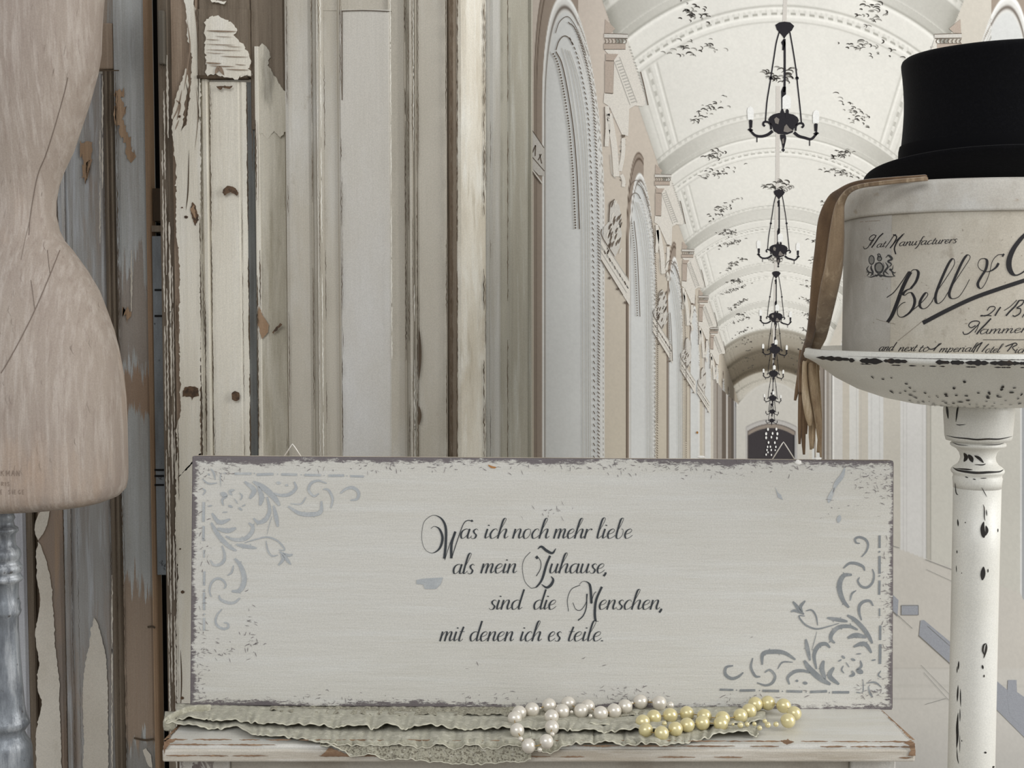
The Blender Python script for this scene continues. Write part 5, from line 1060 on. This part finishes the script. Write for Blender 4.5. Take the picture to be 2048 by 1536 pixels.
# the crown: bell shaped, wider at the tip
cr_ = [(236, 322), (235, 310), (232, 285), (229.5, 255), (228, 225), (228, 200), (229.5, 175), (232, 150), (234.5, 132), (235, 125), (233, 119), (228, 115), (215, 112.5), (150, 110.5), (60, 110)]
rr_ = [oval(r * hk, hz(y), .80) for r, y in cr_]
MB().rings(rr_).build('crown', p_hat, hat, smooth=True)
def brim():
    R = []; n = 120
    zb = ztop + .004
    prof_ = [(.98, .0, 0), (1.03, -.001, .15), (1.12, -.002, .45), (1.22, -.001, .8), (1.285, .004, 1), (1.30, .010, 1.0), (1.29, .0135, 1.0), (1.275, .0145, 1), (1.262, .013, 1), (1.262, .007, 1), (1.22, .0025, .8), (1.12, .0015, .45), (1.03, .0025, .15), (.98, .004, 0)]
    for q_, dz, _l in prof_:
        row = []
        for i in range(n):
            a = 6.28318 * i / n; base = 236 * hk; ca, sa = math.cos(a), math.sin(a)
            curl_ = max(0.0, abs(math.cos(a + 2.02))) ** 1.15   # the long sides roll up, the two ends dip
            row.append((XH + base * q_ * ca, YH + base * .80 * (1 + (q_ - 1) * 1.25) * sa, zb + dz * .55 + .0235 * curl_ * max(0, q_ - 1.0) / .3))
        R.append(row)
    return MB().rings(R + [R[0]], caps=False)
brim().build('brim', p_hat, hat, smooth=True)
bnd = [oval(r * hk + .0012, hz(y), .80) for r, y in ((236, 326), (235.6, 300), (233.5, 290))]
MB().rings(bnd, caps=False).build('hat_band', mat('hat_ribbon', (9, 9, 12), .85, spec=.12), hat, smooth=True)

# ------------------------------------------------------------ gloves
p_gd = mat('glove_brown', (118, 94, 69), .8, [((88, 67, 48), (26, 26, 8), .42, .64, .8), ((140, 114, 86), (70, 70, 10), .52, .7, .7)], ((120, 120, 60), .35), sheen=.3)
p_gl = mat('glove_tan', (150, 129, 103), .8, [((116, 95, 72), (40, 40, 7), .42, .64, .8), ((192, 172, 144), (90, 90, 10), .52, .68, .8)], ((120, 120, 60), .35), sheen=.3)
p_gf = mat('glove_tan_finger', (182, 160, 130), .75, [((128, 104, 78), (60, 60, 14), .44, .62, .8), ((218, 200, 172), (110, 110, 12), .52, .66, .8)], ((160, 160, 80), .4))
def glove_band(mb, L, R, Ys, th=.004, n=7):
    """soft flattened sleeve between two pixel edges; L,R lists of (x,y), Ys depth per row"""
    Lc = cr([l + (yy,) for l, yy in zip(L, Ys)], n); Rc = cr([r + (yy,) for r, yy in zip(R, Ys)], n); rows = []
    for (a, b_) in zip(Lc, Rc):
        pa, pb = P(a[0], a[1], a[2]), P(b_[0], b_[1], b_[2]); c = (pa + pb) / 2; e = (pb - pa) / 2; nrm = Vector((0, -1, 0)); k = 14; ring = []
        if abs(e.z) > abs(e.x) * 2.5 and e.length > 1e-5: nrm = Vector((-.3, -.95, 0))
        for i in range(k):
            an = 2 * math.pi * i / k; s_ = math.sin(an); ring.append(c + e * (-math.cos(an)) + nrm * (s_ * th * (1 + .30 * math.cos(an * 5 + a[1] * .004))))
        rows.append(ring)
    mb.rings(rows)
def finger(mb, pts, ws, Y, flat=1.6):
    c = cr([p + (wd,) for p, wd in zip(pts, ws)], 6)
    ring_pts = [P(x, y, Y) for x, y, _ in c]; rads = [wd / 2 / 2500 * Y for _, _, wd in c]
    mb.tube(ring_pts, rads, 12, flat=1.0, side=(1, 0, 0))
gloves = []
g1 = thing('glove', tuple(P(1650, 380, 1.44)), 'darker brown glove hanging outermost over the left of the hat box', 'glove', 'pair of gloves on the hat box')
mb = MB(); glove_band(mb, [(1850, 349), (1745, 357), (1705, 364), (1676, 378), (1655, 395), (1637, 436), (1629, 500), (1623, 552), (1618, 620), (1612, 670), (1601, 710), (1596, 750), (1597, 785)],
            [(1855, 359), (1750, 368), (1712, 376), (1690, 392), (1676, 412), (1664, 450), (1656, 510), (1648, 565), (1640, 625), (1628, 675), (1617, 712), (1609, 750), (1608, 785)], [1.36, 1.38, 1.40, 1.42, 1.44, 1.45, 1.46, 1.47, 1.49, 1.52, 1.56, 1.58, 1.58], .0042)
mb.raw('glove_body', p_gd, g1, smooth=True)
for pts, ws in (([(1603, 700), (1599, 745), (1594, 780), (1590, 801)], [9, 9, 8.5, 5]), ([(1605, 735), (1602, 790), (1600, 850), (1599, 888)], [10, 11, 9, 5]), ([(1606, 750), (1608, 800), (1611, 845), (1612, 868)], [9, 10, 9, 5]), ([(1604, 770), (1607, 830), (1607, 880), (1608, 909)], [9, 9.5, 8.5, 5])):
    m2 = MB(); finger(m2, pts, ws, 1.588); m2.raw('finger', p_gd, g1, smooth=True)
g2 = thing('glove', tuple(P(1670, 390, 1.42)), 'lighter tan glove lying against the hat box, its long finger reaching the sign', 'glove', 'pair of gloves on the hat box')
mb = MB(); glove_band(mb, [(1850, 353), (1760, 362), (1716, 369), (1692, 379), (1674, 402), (1666, 425), (1658, 470), (1650, 530), (1642, 565), (1636, 600), (1630, 650), (1622, 672), (1609, 700), (1606, 725)],
            [(1855, 362), (1765, 371), (1722, 377), (1700, 388), (1690, 408), (1689, 430), (1689, 480), (1686, 535), (1679, 570), (1671, 605), (1660, 650), (1652, 678), (1640, 702), (1637, 730)], [1.345, 1.36, 1.38, 1.40, 1.415, 1.42, 1.425, 1.43, 1.44, 1.46, 1.50, 1.53, 1.555, 1.57], .0046)
mb.raw('glove_body', p_gl, g2, smooth=True)
for pts, ws, yy in (([(1612, 700), (1609, 740), (1611, 790), (1617, 828), (1620, 852)], [12, 10, 15, 16, 7], 1.566), ([(1624, 700), (1625, 745), (1630, 800), (1637, 850), (1640, 890), (1642, 916)], [18, 20, 17, 13, 7, 2.5], 1.570),
                ([(1634, 700), (1635, 750), (1638, 800), (1640, 860), (1637, 905)], [9, 8, 9, 9, 8], 1.577), ([(1618, 700), (1617, 740), (1622, 800), (1627, 850), (1625, 897)], [14, 12, 10, 9, 6], 1.580), ([(1622, 720), (1623, 800), (1621, 860), (1622, 899)], [9, 8, 8, 5], 1.586)):
    m2 = MB(); finger(m2, pts, ws, yy); m2.raw('finger', p_gf, g2, smooth=True)

# ------------------------------------------------------------ dress form on its turned pole
YM = 1.44; XM = PX(0, YM, 626); mk = YM / 2500
p_man = mat('limewashed_form', (157, 145, 134), .65, [((143, 130, 121), (9, 8, 3), .42, .64, .7), ((178, 168, 159), (190, 60, 14), .46, .66, .7), ((168, 142, 118), (7, 6, 2.2), .50, .66, .7), ((140, 126, 116), (330, 120, 26), .54, .70, .75)], ((420, 160, 40), .3))
dm = thing('dress_form', (XM, YM, 0), 'limewashed wooden dress form with a long seam, cut by the left of the photo', 'mannequin')
sil = [(-60, 222), (0, 214), (30, 211), (60, 209), (100, 207), (140, 200), (200, 183), (250, 166), (300, 149), (340, 130), (370, 119), (400, 113), (430, 112), (460, 118), (480, 127), (500, 143), (540, 170), (580, 192), (620, 206), (660, 219), (700, 228), (750, 236), (800, 240), (850, 241), (900, 241), (940, 241), (965, 240), (982, 236), (994, 225), (1002, 205), (1009, 150), (1016, 90), (1022, 30)]
rings = []
zt0 = None
for (y, x) in sil:
    z = PZ(y, YM, 100); r = x * mk
    if y > 965: z = PZ(965, YM, 100) - (1 - math.sqrt(max(0, 1 - ((y - 965) / 53) ** 2)) * 0 - 1) * 0 - (y - 965) * mk
    dep = r * (.72 + .12 * math.sin((y - 430) / 400))
    rings.append([(XM + r * math.copysign(abs(math.cos(a)) ** .92, math.cos(a)), YM + dep * math.copysign(abs(math.sin(a)) ** .92, math.sin(a)), z) for a in [2 * math.pi * i / 72 for i in range(72)]])
up_ = [(-120, 235), (-190, 236), (-250, 205), (-290, 130), (-320, 80), (-380, 66), (-400, 50)]
topr_ = [[(XM + x * mk * math.cos(a), YM + x * mk * (.62) * math.sin(a), PZ(y, YM, 100)) for a in [2 * math.pi * i / 72 for i in range(72)]] for y, x in up_]
body = MB().rings(topr_[::-1] + rings).build('torso', p_man, dm, smooth=True)
fm_ = bpr(surf_bvh([body]), .0005, YM); sm_ = MB()
for ps, wd in (([(136, 155), (128, 190), (108, 260), (92, 310), (76, 350), (66, 400), (60, 440), (58, 470)], 1.5), ([(120, 500), (112, 520), (100, 550), (70, 620), (40, 680), (15, 725), (2, 746)], 1.7), ([(95, 500), (98, 530), (101, 550)], 1.0), ([(62, 560), (66, 590), (70, 620)], 1.0), ([(60, 440), (50, 480), (42, 520)], .6)): safe_stroke(sm_, fm_, ps, wd, 8)
rm = random.Random(6)
for _ in range(46):
    x = rm.uniform(0, 225); y = rm.uniform(0, 985); l = rm.uniform(8, 26); safe_stroke(sm_, fm_, [(x, y), (x - .12 * l, y + l / 2), (x - .2 * l if y < 430 else x + .15 * l, y + l)], leafw(rm.uniform(.3, .6)), 2)
sm_.raw('seam_line', mat('seam_dark', (112, 98, 88), .7), dm, kind='stuff')
hl_ = MB(); safe_stroke(hl_, fm_, [(135, 545), (150, 565), (165, 582)], leafw(3.4), 6); safe_stroke(hl_, fm_, [(128, 535), (142, 552), (160, 572), (176, 592)], leafw(2), 6)
# stamped letters, partly cut by the frame
LT = {'K': [[(0,0),(0,1)],[(0,.5),(.7,1)],[(.15,.6),(.75,0)]], 'M': [[(0,0),(0,1)],[(0,1),(.4,.3),(.8,1)],[(.8,1),(.8,0)]], 'A': [[(0,0),(.4,1)],[(.4,1),(.8,0)],[(.2,.4),(.6,.4)]], 'N': [[(0,0),(0,1)],[(0,1),(.7,0)],[(.7,0),(.7,1)]], 'R': [[(0,0),(0,1)],[(0,1),(.55,.95),(.55,.6),(0,.5)],[(.2,.5),(.7,0)]], 'I': [[(0,0),(0,1)]], 'S': [[(.6,.85),(.3,1),(.05,.75),(.55,.3),(.3,0),(0,.15)]], 'E': [[(0,0),(0,1)],[(0,1),(.5,1)],[(0,.5),(.4,.5)],[(0,0),(.5,0)]], 'G': [[(.6,.85),(.3,1),(0,.5),(.3,0),(.6,.15),(.6,.4)]]}
tm = MB()
def stamp(t, x, y, h, adv):
    for c in t:
        for s_ in LT.get(c, []): safe_stroke(tm, fm_, [(x + a * h * .7, y - b_ * h) for a, b_ in s_], .95, 4)
        x += adv * (.5 if c == 'I' else 1)
stamp('KMAN', 2, 952, 11, 10.5); stamp('RIS', 3, 972, 8, 8); stamp('E SIEGE', 1, 988, 8, 8)
tm.raw('stamp', mat('stamp_ink', (128, 112, 100), .7), dm, label='faint stamped capitals')
p_pole = mat('pole_blue_grey', (142, 148, 154), .35, [((96, 100, 106), (40, 40, 12), .42, .6, .85), ((186, 190, 194), (60, 60, 9), .52, .66, .8), ((70, 64, 60), (90, 90, 90), .64, .70, .8)], ((120, 120, 40), .5), metal=.2, spec=.6)
pf = [(16, 1012), (18, 1030), (20, 1036), (17, 1042), (19, 1052), (25, 1056), (26, 1062), (20, 1068), (19, 1080), (21, 1092), (28, 1100), (30, 1108), (29, 1116), (25, 1122), (28, 1128), (32, 1133), (31, 1142), (27, 1146), (30, 1152), (33, 1156), (30, 1162), (24, 1166), (23, 1190), (25, 1202), (27, 1208), (26, 1216), (28, 1222), (26, 1228), (22, 1234), (22, 1260), (24, 1310), (27, 1360), (30, 1410), (33, 1430), (38, 1440), (40, 1448), (34, 1456), (29, 1464), (33, 1474), (40, 1484), (43, 1496), (44, 1540), (46, 1700)]
zl_ = 0.16
MB().lathe([(r * mk, PZ(y, YM)) for r, y in pf] + [(.03, .2), (.035, .12)], XM, YM, 48).build('turned_pole', p_pole, dm, smooth=True)
for k in range(3):
    a = k * 2.094 + .5; d = Vector((math.cos(a), math.sin(a), 0)); c0 = Vector((XM, YM, 0))
    MB().tube(cr([tuple(c0 + d * r + Vector((0, 0, z))) for r, z in ((.01, .17), (.08, .16), (.14, .09), (.19, .02), (.21, .014))], 5), [.018] * 5 + [.015] * 10 + [.014] * 6, 12).build('leg', p_pole, dm, smooth=True)
